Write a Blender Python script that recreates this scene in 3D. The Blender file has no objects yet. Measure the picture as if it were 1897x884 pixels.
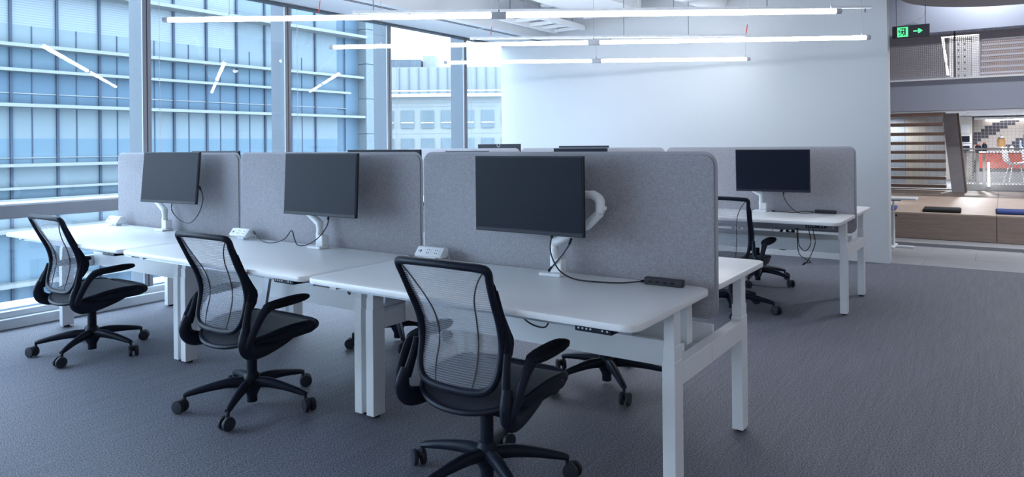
import bpy, bmesh, math, random
from mathutils import Vector, Matrix
random.seed(7)
PI = math.pi
SC = bpy.context.scene
COL = SC.collection

# ------------------------------------------------------------------ camera
cam_d = bpy.data.cameras.new('camera')
cam = bpy.data.objects.new('camera', cam_d); COL.objects.link(cam)
F_PX = 1321.15
cam_d.sensor_fit = 'HORIZONTAL'; cam_d.sensor_width = 36.0
cam_d.lens = F_PX / 1897 * 36.0
cam_d.shift_y = -(442.0 - 267.4) / 1897.0
cam_d.clip_start = 0.05; cam_d.clip_end = 300
r_ = Vector((0.82364459, 0.5670284, -0.00940124)); u_ = Vector((0.00774362, 0.00533101, 0.99995581)); f_ = Vector((-0.56705346, 0.82368099, 0.0))
m3 = Matrix((r_, u_, -f_)).transposed()
cam.matrix_world = Matrix.Translation((5.7608, -2.4572, 1.3168)) @ m3.to_4x4()
SC.camera = cam

# ------------------------------------------------------------------ world
w = bpy.data.worlds.new('overcast_sky'); SC.world = w; w.use_nodes = True
bg = w.node_tree.nodes['Background']
bg.inputs['Color'].default_value = (0.72, 0.855, 1.0, 1)
bg.inputs['Strength'].default_value = 10.2

# ------------------------------------------------------------------ exposure
SC.view_settings.view_transform = 'Standard'
SC.view_settings.look = 'None'
SC.view_settings.exposure = 0.06
SC.view_settings.gamma = 1.0
SC.view_settings.use_curve_mapping = False
TUBE_EMIT = 30.0

# ------------------------------------------------------------------ materials
def nodes_of(name):
    m = bpy.data.materials.new(name); m.use_nodes = True
    nt = m.node_tree; b = nt.nodes['Principled BSDF']
    return m, nt, b

def mat(name, col, rough=0.5, metal=0.0, var=0.06, vscale=6.0, bump=0.0, bscale=200.0, stretch=(1, 1, 1), spec=0.5, coat=0.0):
    m, nt, b = nodes_of(name)
    tc = nt.nodes.new('ShaderNodeTexCoord'); mp = nt.nodes.new('ShaderNodeMapping')
    mp.inputs['Scale'].default_value = stretch
    nt.links.new(tc.outputs['Object'], mp.inputs['Vector'])
    n = nt.nodes.new('ShaderNodeTexNoise'); n.inputs['Scale'].default_value = vscale; n.inputs['Detail'].default_value = 4
    nt.links.new(mp.outputs['Vector'], n.inputs['Vector'])
    mx = nt.nodes.new('ShaderNodeMix'); mx.data_type = 'RGBA'
    mx.inputs['A'].default_value = (*[c * (1 - var) for c in col], 1)
    mx.inputs['B'].default_value = (*[min(1, c * (1 + var)) for c in col], 1)
    nt.links.new(n.outputs['Fac'], mx.inputs['Factor'])
    nt.links.new(mx.outputs['Result'], b.inputs['Base Color'])
    b.inputs['Roughness'].default_value = rough; b.inputs['Metallic'].default_value = metal
    b.inputs['Specular IOR Level'].default_value = spec
    b.inputs['Coat Weight'].default_value = coat
    if bump:
        n2 = nt.nodes.new('ShaderNodeTexNoise'); n2.inputs['Scale'].default_value = bscale; n2.inputs['Detail'].default_value = 3
        nt.links.new(mp.outputs['Vector'], n2.inputs['Vector'])
        bp = nt.nodes.new('ShaderNodeBump'); bp.inputs['Strength'].default_value = bump; bp.inputs['Distance'].default_value = 0.003
        nt.links.new(n2.outputs['Fac'], bp.inputs['Height']); nt.links.new(bp.outputs['Normal'], b.inputs['Normal'])
    return m

def emit(name, col, s):
    m, nt, b = nodes_of(name)
    b.inputs['Base Color'].default_value = (*[min(.9, c) for c in col], 1)
    b.inputs['Emission Color'].default_value = (*col, 1); b.inputs['Emission Strength'].default_value = s
    return m

def carpet_mat():
    m, nt, b = nodes_of('carpet_loop_pile')
    tc = nt.nodes.new('ShaderNodeTexCoord')
    mp = nt.nodes.new('ShaderNodeMapping'); mp.inputs['Scale'].default_value = (1, 1.35, 1)
    nt.links.new(tc.outputs['Object'], mp.inputs['Vector'])
    v = nt.nodes.new('ShaderNodeTexNoise'); v.inputs['Scale'].default_value = 140; v.inputs['Detail'].default_value = 4; v.inputs['Roughness'].default_value = .8
    nt.links.new(mp.outputs['Vector'], v.inputs['Vector'])
    cr = nt.nodes.new('ShaderNodeValToRGB')
    cr.color_ramp.elements[0].position = .42; cr.color_ramp.elements[0].color = (0.014, 0.016, 0.034, 1)
    cr.color_ramp.elements[1].position = .65; cr.color_ramp.elements[1].color = (0.345, 0.352, 0.415, 1)
    nt.links.new(v.outputs['Fac'], cr.inputs['Fac'])
    n2 = nt.nodes.new('ShaderNodeTexNoise'); n2.inputs['Scale'].default_value = 3.0; n2.inputs['Detail'].default_value = 3
    mp2 = nt.nodes.new('ShaderNodeMapping'); mp2.inputs['Scale'].default_value = (16, .7, 1)
    nt.links.new(tc.outputs['Object'], mp2.inputs['Vector']); nt.links.new(mp2.outputs['Vector'], n2.inputs['Vector'])
    mr = nt.nodes.new('ShaderNodeMapRange'); mr.inputs['To Min'].default_value = .70; mr.inputs['To Max'].default_value = 1.28
    nt.links.new(n2.outputs['Fac'], mr.inputs['Value'])
    mu = nt.nodes.new('ShaderNodeMix'); mu.data_type = 'RGBA'; mu.blend_type = 'MULTIPLY'; mu.inputs['Factor'].default_value = 1
    nt.links.new(cr.outputs['Color'], mu.inputs['A']); nt.links.new(mr.outputs['Result'], mu.inputs['B'])
    nt.links.new(mu.outputs['Result'], b.inputs['Base Color'])
    bp = nt.nodes.new('ShaderNodeBump'); bp.inputs['Strength'].default_value = .4; bp.inputs['Distance'].default_value = .003
    nt.links.new(v.outputs['Fac'], bp.inputs['Height']); nt.links.new(bp.outputs['Normal'], b.inputs['Normal'])
    b.inputs['Roughness'].default_value = .62; b.inputs['Specular IOR Level'].default_value = .45
    return m

def fabric_mat(name, c0, c1, scale=260):
    m, nt, b = nodes_of(name)
    tc = nt.nodes.new('ShaderNodeTexCoord')
    outs = []
    for st in ((.18, 1, 1.6), (1.6, 1, .18)):
        mp = nt.nodes.new('ShaderNodeMapping'); mp.inputs['Scale'].default_value = st
        nt.links.new(tc.outputs['Object'], mp.inputs['Vector'])
        n = nt.nodes.new('ShaderNodeTexNoise'); n.inputs['Scale'].default_value = scale; n.inputs['Detail'].default_value = 2
        nt.links.new(mp.outputs['Vector'], n.inputs['Vector']); outs.append(n.outputs['Fac'])
    ad = nt.nodes.new('ShaderNodeMath'); ad.operation = 'ADD'
    nt.links.new(outs[0], ad.inputs[0]); nt.links.new(outs[1], ad.inputs[1])
    cr = nt.nodes.new('ShaderNodeValToRGB')
    mr = nt.nodes.new('ShaderNodeMapRange'); mr.inputs['From Min'].default_value = .7; mr.inputs['From Max'].default_value = 1.3
    nt.links.new(ad.outputs['Value'], mr.inputs['Value'])
    cr.color_ramp.elements[0].color = (*c0, 1); cr.color_ramp.elements[1].color = (*c1, 1)
    nt.links.new(mr.outputs['Result'], cr.inputs['Fac']); nt.links.new(cr.outputs['Color'], b.inputs['Base Color'])
    bp = nt.nodes.new('ShaderNodeBump'); bp.inputs['Strength'].default_value = .25; bp.inputs['Distance'].default_value = .002
    nt.links.new(ad.outputs['Value'], bp.inputs['Height']); nt.links.new(bp.outputs['Normal'], b.inputs['Normal'])
    b.inputs['Roughness'].default_value = .9; b.inputs['Specular IOR Level'].default_value = .2
    return m

def strand_mesh_mat(name, col, pitch, lo, hi):
    """open knitted mesh: horizontal strands with see-through gaps"""
    m, nt, b = nodes_of(name); out = nt.nodes['Material Output']
    tc = nt.nodes.new('ShaderNodeTexCoord')
    wv = nt.nodes.new('ShaderNodeTexWave'); wv.wave_type = 'BANDS'; wv.bands_direction = 'Z'; wv.wave_profile = 'SIN'
    wv.inputs['Scale'].default_value = 2 * PI / (20 * pitch)
    nt.links.new(tc.outputs['Object'], wv.inputs['Vector'])
    mr = nt.nodes.new('ShaderNodeMapRange'); mr.inputs['To Min'].default_value = lo; mr.inputs['To Max'].default_value = hi
    nt.links.new(wv.outputs['Fac'], mr.inputs['Value'])
    tr = nt.nodes.new('ShaderNodeBsdfTransparent')
    df = nt.nodes.new('ShaderNodeBsdfDiffuse'); df.inputs['Color'].default_value = (*col, 1)
    tl = nt.nodes.new('ShaderNodeBsdfTranslucent'); tl.inputs['Color'].default_value = (*col, 1)
    m1 = nt.nodes.new('ShaderNodeMixShader'); m1.inputs['Fac'].default_value = .45
    nt.links.new(df.outputs[0], m1.inputs[1]); nt.links.new(tl.outputs[0], m1.inputs[2])
    m2 = nt.nodes.new('ShaderNodeMixShader')
    nt.links.new(mr.outputs['Result'], m2.inputs['Fac']); nt.links.new(tr.outputs[0], m2.inputs[1]); nt.links.new(m1.outputs[0], m2.inputs[2])
    nt.links.new(m2.outputs[0], out.inputs['Surface'])
    return m

def grid_mesh_mat(name, col, pitch, wire, diag=False, axes=('X', 'Z')):
    """woven wire mesh: opaque wires, empty cells"""
    m, nt, b = nodes_of(name); out = nt.nodes['Material Output']
    tc = nt.nodes.new('ShaderNodeTexCoord'); src = tc.outputs['Object']
    if diag:
        mp = nt.nodes.new('ShaderNodeMapping'); mp.inputs['Rotation'].default_value = (0, PI / 4, 0)
        nt.links.new(src, mp.inputs['Vector']); src = mp.outputs['Vector']
    mxs = []
    for ax in axes:
        wv = nt.nodes.new('ShaderNodeTexWave'); wv.wave_type = 'BANDS'; wv.bands_direction = ax
        wv.inputs['Scale'].default_value = 2 * PI / (20 * pitch)
        nt.links.new(src, wv.inputs['Vector'])
        gt = nt.nodes.new('ShaderNodeMath'); gt.operation = 'GREATER_THAN'; gt.inputs[1].default_value = 1 - wire
        nt.links.new(wv.outputs['Fac'], gt.inputs[0]); mxs.append(gt)
    mm = nt.nodes.new('ShaderNodeMath'); mm.operation = 'MAXIMUM'
    nt.links.new(mxs[0].outputs[0], mm.inputs[0]); nt.links.new(mxs[1].outputs[0], mm.inputs[1])
    tr = nt.nodes.new('ShaderNodeBsdfTransparent'); ms = nt.nodes.new('ShaderNodeMixShader')
    b.inputs['Base Color'].default_value = (*col, 1); b.inputs['Roughness'].default_value = .5
    nt.links.new(mm.outputs[0], ms.inputs['Fac']); nt.links.new(tr.outputs[0], ms.inputs[1]); nt.links.new(b.outputs[0], ms.inputs[2])
    nt.links.new(ms.outputs[0], out.inputs['Surface'])
    return m

def glass_mat(name, tint, refl=0.06):
    m, nt, b = nodes_of(name); out = nt.nodes['Material Output']
    tr = nt.nodes.new('ShaderNodeBsdfTransparent'); tr.inputs['Color'].default_value = (*tint, 1)
    gl = nt.nodes.new('ShaderNodeBsdfGlossy'); gl.inputs['Roughness'].default_value = 0.0
    gl.inputs['Color'].default_value = (.95, .97, 1, 1)
    lw = nt.nodes.new('ShaderNodeLayerWeight'); lw.inputs['Blend'].default_value = .5
    pw = nt.nodes.new('ShaderNodeMath'); pw.operation = 'POWER'; pw.inputs[1].default_value = 5.0
    nt.links.new(lw.outputs['Facing'], pw.inputs[0])
    ad = nt.nodes.new('ShaderNodeMath'); ad.operation = 'MULTIPLY_ADD'; ad.inputs[1].default_value = .9; ad.inputs[2].default_value = refl; ad.use_clamp = True
    nt.links.new(pw.outputs[0], ad.inputs[0])
    ms = nt.nodes.new('ShaderNodeMixShader')
    nt.links.new(ad.outputs[0], ms.inputs['Fac']); nt.links.new(tr.outputs[0], ms.inputs[1]); nt.links.new(gl.outputs[0], ms.inputs[2])
    nt.links.new(ms.outputs[0], out.inputs['Surface'])
    return m

def wood_mat(name, c0, c1, axis_scale=(2, 30, 30)):
    m, nt, b = nodes_of(name)
    tc = nt.nodes.new('ShaderNodeTexCoord'); mp = nt.nodes.new('ShaderNodeMapping'); mp.inputs['Scale'].default_value = axis_scale
    nt.links.new(tc.outputs['Object'], mp.inputs['Vector'])
    n = nt.nodes.new('ShaderNodeTexNoise'); n.inputs['Scale'].default_value = 2.2; n.inputs['Detail'].default_value = 6; n.inputs['Roughness'].default_value = .65
    nt.links.new(mp.outputs['Vector'], n.inputs['Vector'])
    cr = nt.nodes.new('ShaderNodeValToRGB')
    cr.color_ramp.elements[0].position = .3; cr.color_ramp.elements[0].color = (*c0, 1)
    cr.color_ramp.elements[1].position = .7; cr.color_ramp.elements[1].color = (*c1, 1)
    nt.links.new(n.outputs['Fac'], cr.inputs['Fac']); nt.links.new(cr.outputs['Color'], b.inputs['Base Color'])
    b.inputs['Roughness'].default_value = .4
    return m

def tile_mat():
    """small square wall tiles, pale with a stepped dark diagonal motif"""
    m, nt, b = nodes_of('stepped_wall_tiles')
    tc = nt.nodes.new('ShaderNodeTexCoord')
    sp = nt.nodes.new('ShaderNodeSeparateXYZ'); nt.links.new(tc.outputs['Object'], sp.inputs[0])
    def fl(o):
        d = nt.nodes.new('ShaderNodeMath'); d.operation = 'DIVIDE'; d.inputs[1].default_value = .075; nt.links.new(o, d.inputs[0])
        f = nt.nodes.new('ShaderNodeMath'); f.operation = 'FLOOR'; nt.links.new(d.outputs[0], f.inputs[0])
        fr = nt.nodes.new('ShaderNodeMath'); fr.operation = 'FRACT'; nt.links.new(d.outputs[0], fr.inputs[0])
        return f.outputs[0], fr.outputs[0]
    ix, fx = fl(sp.outputs['X']); iz, fz = fl(sp.outputs['Z'])
    sl = nt.nodes.new('ShaderNodeMath'); sl.operation = 'MULTIPLY'; sl.inputs[1].default_value = 0.62; nt.links.new(ix, sl.inputs[0])
    df = nt.nodes.new('ShaderNodeMath'); df.operation = 'SUBTRACT'; nt.links.new(iz, df.inputs[0]); nt.links.new(sl.outputs[0], df.inputs[1])
    md = nt.nodes.new('ShaderNodeMath'); md.operation = 'FLOORED_MODULO'; md.inputs[1].default_value = 9; nt.links.new(df.outputs[0], md.inputs[0])
    lt = nt.nodes.new('ShaderNodeMath'); lt.operation = 'LESS_THAN'; lt.inputs[1].default_value = 3.5; nt.links.new(md.outputs[0], lt.inputs[0])
    mx = nt.nodes.new('ShaderNodeMix'); mx.data_type = 'RGBA'
    mx.inputs['A'].default_value = (.45, .41, .39, 1); mx.inputs['B'].default_value = (.05, .05, .07, 1)
    nt.links.new(lt.outputs[0], mx.inputs['Factor'])
    g1 = nt.nodes.new('ShaderNodeMath'); g1.operation = 'LESS_THAN'; g1.inputs[1].default_value = .09; nt.links.new(fx, g1.inputs[0])
    g2 = nt.nodes.new('ShaderNodeMath'); g2.operation = 'LESS_THAN'; g2.inputs[1].default_value = .09; nt.links.new(fz, g2.inputs[0])
    gm = nt.nodes.new('ShaderNodeMath'); gm.operation = 'MAXIMUM'; nt.links.new(g1.outputs[0], gm.inputs[0]); nt.links.new(g2.outputs[0], gm.inputs[1])
    m2 = nt.nodes.new('ShaderNodeMix'); m2.data_type = 'RGBA'; m2.inputs['B'].default_value = (.3, .28, .28, 1)
    nt.links.new(gm.outputs[0], m2.inputs['Factor']); nt.links.new(mx.outputs['Result'], m2.inputs['A'])
    nt.links.new(m2.outputs['Result'], b.inputs['Base Color']); b.inputs['Roughness'].default_value = .25
    return m

M = {}
M['carpet'] = carpet_mat()
M['wall'] = mat('white_wall_paint', (.53, .552, .572), .75, var=.015, vscale=2, bump=.03, bscale=300)
M['ceil'] = mat('white_ceiling_paint', (.66, .70, .74), .8, var=.02, vscale=2)
M['slab'] = mat('grey_white_slab', (.50, .50, .52), .85, var=.05, vscale=3)
M['white'] = mat('white_powder_coat', (.76, .79, .82), .38, var=.015, vscale=12)
M['top'] = mat('white_laminate', (.84, .86, .88), .34, var=.01, vscale=8, spec=.5)
M['fabric'] = fabric_mat('grey_screen_fabric', (.245, .242, .265), (.40, .395, .425), 420)
M['trim'] = mat('grey_screen_piping', (.33, .33, .36), .7)
M['black'] = mat('black_plastic', (.011, .015, .028), .45, var=.15, vscale=20, spec=.16)
M['blackrub'] = mat('black_rubber', (.008, .010, .018), .75, var=.1, spec=.2)
M['wheelgrey'] = mat('dark_grey_wheel', (.022, .026, .038), .5, spec=.3)
M['seamgrey'] = mat('dark_grey_seam', (.045, .05, .065), .7)
M['metalgrey'] = mat('brushed_grey_metal', (.30, .32, .36), .35, metal=.7)
M['seat'] = fabric_mat('dark_seat_mesh', (.010, .012, .022), (.030, .034, .048), 420)
M['seat'].node_tree.nodes['Principled BSDF'].inputs['Sheen Weight'].default_value = .06
M['seat'].node_tree.nodes['Principled BSDF'].inputs['Sheen Roughness'].default_value = .4
M['seat'].node_tree.nodes['Principled BSDF'].inputs['Roughness'].default_value = .5
M['seat'].node_tree.nodes['Principled BSDF'].inputs['Specular IOR Level'].default_value = .5
M['backmesh'] = strand_mesh_mat('pale_back_mesh', (.47, .50, .57), .0085, .34, .62)
M['screen'] = mat('matte_black_display', (.007, .010, .020), .45, var=.05, spec=.11)
M['monback'] = mat('charcoal_monitor_shell', (.018, .021, .033), .5, spec=.25)
M['marble'] = mat('speckled_dark_plastic', (.022, .022, .030), .45, var=.95, vscale=140)
M['cap'] = mat('pale_grey_fitting', (.55, .57, .62), .45)
M['alu'] = mat('grey_anodised_frame', (.27, .28, .315), .5, metal=.1, var=.03)
M['fin'] = mat('pale_blue_grey_fin', (.095, .112, .130), .5, var=.03, spec=.15)
M['gasket'] = mat('dark_gasket', (.04, .045, .06), .7)
M['glass'] = glass_mat('clear_window_glass', (.90, .955, 1.0), .03)
M['stonefloor'] = mat('pale_stone_floor', (.30, .305, .325), .55, var=.08, vscale=4)
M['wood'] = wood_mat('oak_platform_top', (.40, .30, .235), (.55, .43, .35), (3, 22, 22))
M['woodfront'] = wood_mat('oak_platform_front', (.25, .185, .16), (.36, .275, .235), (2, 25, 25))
M['tread'] = wood_mat('brown_stair_tread', (.17, .115, .09), (.25, .17, .14))
M['bulk'] = mat('blue_grey_bulkhead_paint', (.30, .335, .42), .8, var=.02)
M['bulk2'] = mat('pale_grey_soffit', (.30, .32, .38), .8, var=.03)
M['mauve'] = mat('mauve_grey_panel', (.28, .25, .275), .7, var=.06)
M['column'] = mat('concrete_column', (.44, .44, .48), .8, var=.12, vscale=14, bump=.1, bscale=60)
M['cushblack'] = mat('black_cushion_fabric', (.012, .014, .016), .9, bump=.2)
M['cushblue'] = mat('blue_cushion_fabric', (.03, .055, .20), .9, bump=.2)
M['red'] = mat('red_counter_panel', (.48, .075, .055), .55)
M['cable'] = mat('black_cable', (.008, .009, .014), .5)
M['ptube'] = emit('lit_diffuser_tube', (.92, .945, 1.0), TUBE_EMIT)
M['cove'] = emit('lit_cove_strip', (1.0, .97, .93), 5.0)
M['exitgreen'] = emit('lit_exit_green', (.10, .85, .32), 1.1)
M['exitbody'] = mat('dark_exit_sign_face', (.025, .025, .035), .4)
M['redtag'] = mat('red_tag_ribbon', (.65, .05, .04), .6)
M['tiles'] = tile_mat()
M['wiremesh'] = grid_mesh_mat('grey_wire_mesh', (.33, .31, .33), .028, .22)
M['diamesh'] = grid_mesh_mat('white_diamond_mesh', (.75, .77, .80), .036, .18, diag=True)
M['glassjar'] = mat('amber_jar_contents', (.50, .28, .12), .3)
M['offwhite'] = mat('off_white_plastic', (.72, .74, .76), .4)

# ------------------------------------------------------------------ geometry helpers
def new(): return bmesh.new()

def box(bm, x0, x1, y0, y1, z0, z1, bev=0.0, seg=2):
    r = bmesh.ops.create_cube(bm, size=1.0)
    vs = r['verts']
    for v in vs:
        v.co = Vector(((x0 + x1) / 2 + v.co.x * (x1 - x0), (y0 + y1) / 2 + v.co.y * (y1 - y0), (z0 + z1) / 2 + v.co.z * (z1 - z0)))
    if bev:
        es = list({e for v in vs for e in v.link_edges})
        bmesh.ops.bevel(bm, geom=es, offset=bev, segments=seg, affect='EDGES', profile=.5)
    return bm

def rrect(x0, x1, z0, z1, r, n=5):
    pts = []
    for cx, cz, a0 in ((x1 - r, z1 - r, 0), (x0 + r, z1 - r, 90), (x0 + r, z0 + r, 180), (x1 - r, z0 + r, 270)):
        for i in range(n + 1):
            a = math.radians(a0 + 90 * i / n); pts.append((cx + r * math.cos(a), cz + r * math.sin(a)))
    return pts

def prism(bm, poly, axis, a0, a1, bev=0.0):
    """extrude a 2-D polygon along an axis: 'x' -> (y,z), 'y' -> (x,z), 'z' -> (x,y)"""
    def P(p, a):
        return {'x': (a, p[0], p[1]), 'y': (p[0], a, p[1]), 'z': (p[0], p[1], a)}[axis]
    v0 = [bm.verts.new(P(p, a0)) for p in poly]; v1 = [bm.verts.new(P(p, a1)) for p in poly]
    n = len(poly); fs = [bm.faces.new(v0), bm.faces.new(v1[::-1])]
    for i in range(n): bm.faces.new((v0[i], v0[(i + 1) % n], v1[(i + 1) % n], v1[i]))
    bmesh.ops.recalc_face_normals(bm, faces=bm.faces)
    if bev:
        es = [e for f in fs for e in f.edges]
        bmesh.ops.bevel(bm, geom=es, offset=bev, segments=2, affect='EDGES', profile=.5)
    return bm

def smooth_path(pts, k=6, closed=False):
    pts = [Vector(p) for p in pts]; n = len(pts); out = []
    rng = range(n) if closed else range(n - 1)
    for i in rng:
        p1, p2 = pts[i], pts[(i + 1) % n]
        p0 = pts[(i - 1) % n] if (closed or i > 0) else p1 * 2 - p2
        p3 = pts[(i + 2) % n] if (closed or i + 2 < n) else p2 * 2 - p1
        for j in range(k):
            t = j / k
            out.append(.5 * ((2 * p1) + (p2 - p0) * t + (2 * p0 - 5 * p1 + 4 * p2 - p3) * t * t + (3 * p1 - p0 - 3 * p2 + p3) * t ** 3))
    if not closed: out.append(pts[-1])
    return out

def lerp_list(vals, m):
    n = len(vals); out = []
    for i in range(m):
        t = i / (m - 1) * (n - 1); k = min(int(t), n - 2); fr = t - k
        a, b = vals[k], vals[k + 1]
        if isinstance(a, tuple): out.append(tuple(x + (y - x) * fr for x, y in zip(a, b)))
        else: out.append(a + (b - a) * fr)
    return out

def tube(bm, pts, rad, n=8, closed=False, up=(0, 0, 1), caps=True):
    """sweep an ellipse (a: along up-ish normal, b: sideways) along a path"""
    pts = [Vector(p) for p in pts]; m = len(pts)
    if not isinstance(rad, list): rad = [rad] * m
    rings = []; up = Vector(up)
    for i, p in enumerate(pts):
        if closed: t = pts[(i + 1) % m] - pts[i - 1]
        else: t = pts[min(i + 1, m - 1)] - pts[max(i - 1, 0)]
        t.normalize()
        s = t.cross(up)
        if s.length < 1e-4: s = t.cross(Vector((1, 0.01, 0)))
        s.normalize(); nn = s.cross(t).normalized()
        r = rad[i]; a, b = r if isinstance(r, tuple) else (r, r)
        rings.append([bm.verts.new(p + nn * (a * math.sin(2 * PI * k / n)) + s * (b * math.cos(2 * PI * k / n))) for k in range(n)])
    for i in range(m if closed else m - 1):
        A, B = rings[i], rings[(i + 1) % m]
        for k in range(n): bm.faces.new((A[k], A[(k + 1) % n], B[(k + 1) % n], B[k]))
    if not closed and caps:
        bm.faces.new(rings[0][::-1]); bm.faces.new(rings[-1])
    return bm

def lathe(bm, prof, c=(0, 0, 0), n=20, axis='z'):
    rings = []
    for r, h in prof:
        ring = []
        for k in range(n):
            a = 2 * PI * k / n; x, y = r * math.cos(a), r * math.sin(a)
            co = {'z': (x, y, h), 'x': (h, x, y), 'y': (x, h, y)}[axis]
            ring.append(bm.verts.new((c[0] + co[0], c[1] + co[1], c[2] + co[2])))
        rings.append(ring)
    for i in range(len(rings) - 1):
        for k in range(n): bm.faces.new((rings[i][k], rings[i][(k + 1) % n], rings[i + 1][(k + 1) % n], rings[i + 1][k]))
    bm.faces.new(rings[0][::-1]); bm.faces.new(rings[-1])
    bmesh.ops.recalc_face_normals(bm, faces=bm.faces)
    return bm

def ellipsoid(bm, c, s, rot=None, u=14, v=8, power=1.0):
    r = bmesh.ops.create_uvsphere(bm, u_segments=u, v_segments=v, radius=1.0)
    mt = Matrix.Translation(c) @ (rot.to_4x4() if rot else Matrix.Identity(4)) @ Matrix.Diagonal((*s, 1))
    for q in r['verts']:
        if power != 1.0: q.co = Vector([math.copysign(abs(k) ** power, k) for k in q.co])
        q.co = mt @ q.co
    return bm

def surf(bm, fn, nu, nv):
    g = [[bm.verts.new(fn(i / nu, j / nv)) for i in range(nu + 1)] for j in range(nv + 1)]
    for j in range(nv):
        for i in range(nu): bm.faces.new((g[j][i], g[j][i + 1], g[j + 1][i + 1], g[j + 1][i]))
    return bm

def obj(name, bm, m, parent=None, loc=None, rz=0.0, smooth=38):
    me = bpy.data.meshes.new(name); bm.to_mesh(me); bm.free()
    me.materials.append(M[m] if isinstance(m, str) else m)
    if smooth:
        for p in me.polygons: p.use_smooth = True
        me.set_sharp_from_angle(angle=math.radians(smooth))
    o = bpy.data.objects.new(name, me); COL.objects.link(o)
    if parent: o.parent = parent
    if loc: o.location = loc
    if rz: o.rotation_euler = (0, 0, rz)
    return o

def inst(name, src, parent=None, loc=(0, 0, 0), rz=0.0, scale=None):
    o = bpy.data.objects.new(name, src.data); COL.objects.link(o)
    if parent: o.parent = parent
    o.location = loc; o.rotation_euler = (0, 0, rz)
    if scale: o.scale = scale
    return o

def tag(o, label, cat, group=None):
    o['label'] = label; o['category'] = cat
    if group: o['group'] = group
    return o

def thing(name, label, cat, loc=(0, 0, 0), rz=0.0, group=None):
    o = bpy.data.objects.new(name, None); COL.objects.link(o)
    o.location = loc; o.rotation_euler = (0, 0, rz); o.empty_display_size = .1
    return tag(o, label, cat, group)

def struct(name, bm, m, parent=None, smooth=0):
    o = obj(name, bm, m, parent, smooth=smooth)
    if not parent: o['kind'] = 'structure'
    return o

def dup(root, loc, rz, label, group=None):
    r = root.copy(); COL.objects.link(r); r.location = loc; r.rotation_euler = (0, 0, rz); r['label'] = label
    if group: r['group'] = group
    for ch in list(root.children):
        c = ch.copy(); COL.objects.link(c); c.parent = r
        for g in list(ch.children):
            d = g.copy(); COL.objects.link(d); d.parent = c
    return r

def child(root, base):
    for c in root.children:
        if c.name.split('.')[0] == base: return c

def B(*a, **k): return box(new(), *a, **k)

# ================================================================== ROOM SHELL
XW = -0.33        # glass plane
YF = 6.13         # far white wall face
HC = 2.78         # soffit height
HT = 3.22         # exposed slab underside

struct('floor', B(-.35, 14, -9, YF + .02, -.2, 0), 'carpet')
fl2 = struct('floor_stone', B(1.0, 14, YF + .02, 21, -.2, -.002), 'stonefloor')
# stone joints as separate slabs near the threshold
for k in range(6):
    inst_s = obj('stone_slab', B(0, .895, 0, .60, -.004, .004, bev=.002, seg=1), 'stonefloor', fl2, smooth=0) if k == 0 else inst('stone_slab', inst_s, fl2)
    inst_s.location = (4.15 + .9 * k, YF + .03, 0)
for k in range(6):
    s2 = inst('stone_slab', inst_s, fl2, (3.7 + .9 * k, YF + .635, 0))
for k in range(6):
    s2 = inst('stone_slab', inst_s, fl2, (4.15 + .9 * k, YF + 1.24, 0))
wf = struct('wall_far', B(-.33, 4.745, YF, YF + .22, 0, HT), 'wall')
struct('baseboard_far', B(-.30, 4.752, YF - .012, YF, 0, .15), 'wall')
struct('wall_back', B(-.35, 14, -9.2, -9, 0, HT), 'wall')
struct('wall_right', B(14, 14.2, -9, 21, 0, 5), 'wall')
struct('ceiling', B(-.35, 14, -9, YF + .3, HT, HT + .25), 'slab')
sof = struct('ceiling_soffit', B(-.36, .50, -9, YF, HC, HC + .06), 'ceil')
obj('soffit_edge', B(.44, .50, -9, YF, HC + .06, HT), 'ceil', sof, smooth=0)
for y0 in (-1.15, .35, 1.85, 3.35, 4.75):
    for x0 in (.33, .37):
        obj('air_slot', B(x0, x0 + .018, y0, y0 + 1.36, HC - .003, HC + .001), 'gasket', sof, smooth=0)
struct('trim_1', B(-.36, -.26, -9, YF, HC - .022, HC, bev=.004), 'fin')

# window wall: kerb, transom rail, mullions, panes
kb = struct('trim_2', B(-.36, -.215, -9, YF, 0, .075, bev=.006), 'ceil')
obj('sill', B(-.60, -.34, -9, YF, .06, .135, bev=.004), 'ceil', kb, smooth=0)
obj('kerb_cap', B(-.345, -.275, -9, YF, .075, .12, bev=.004), 'ceil', kb, smooth=0)
MY = [.83 + 1.478 * k for k in range(-6, 4)]
for i in range(len(MY) - 1 + 1):
    y0 = MY[i]
    y1 = MY[i + 1] if i + 1 < len(MY) else YF + .06
    g = struct('window_%d' % (i + 1), B(XW - .006, XW + .006, y0 + .03, y1 - .03, .12, HC), 'glass')
    obj('mullion', B(-.337, -.320, y0 - .038, y0 + .038, .075, HC, bev=.002), 'alu', g, smooth=0)
    obj('mullion_groove', B(-.3205, -.318, y0 - .004, y0 + .004, .12, HC), 'gasket', g, smooth=0)
    obj('outer_fin', B(-.56, -.34, y0 - .03, y0 + .03, .075, HC + .1, bev=.003), 'fin', g, smooth=0)
    if y1 < 1.6:
        obj('transom', B(-.50, -.285, y0 + .038, y1 - .038, .80, .895, bev=.003), 'alu', g, smooth=0)
        obj('transom_lit_top', B(-.52, -.287, y0 + .038, y1 - .038, .895, .91, bev=.003), 'ceil', g, smooth=0)  # white strip stands for daylight on the grey transom's top face
    else:
        obj('transom', B(-.50, -.30, y0 + .038, y1 - .038, .80, .895, bev=.003), 'alu', g, smooth=0)
    # blind cord hanging beside the mullion
    obj('blind_cord', tube(new(), [(-.30, y0 + .10, HC), (-.30, y0 + .10, 1.02 + .1 * (i % 2))], .0022, 5), 'offwhite', g)

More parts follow.
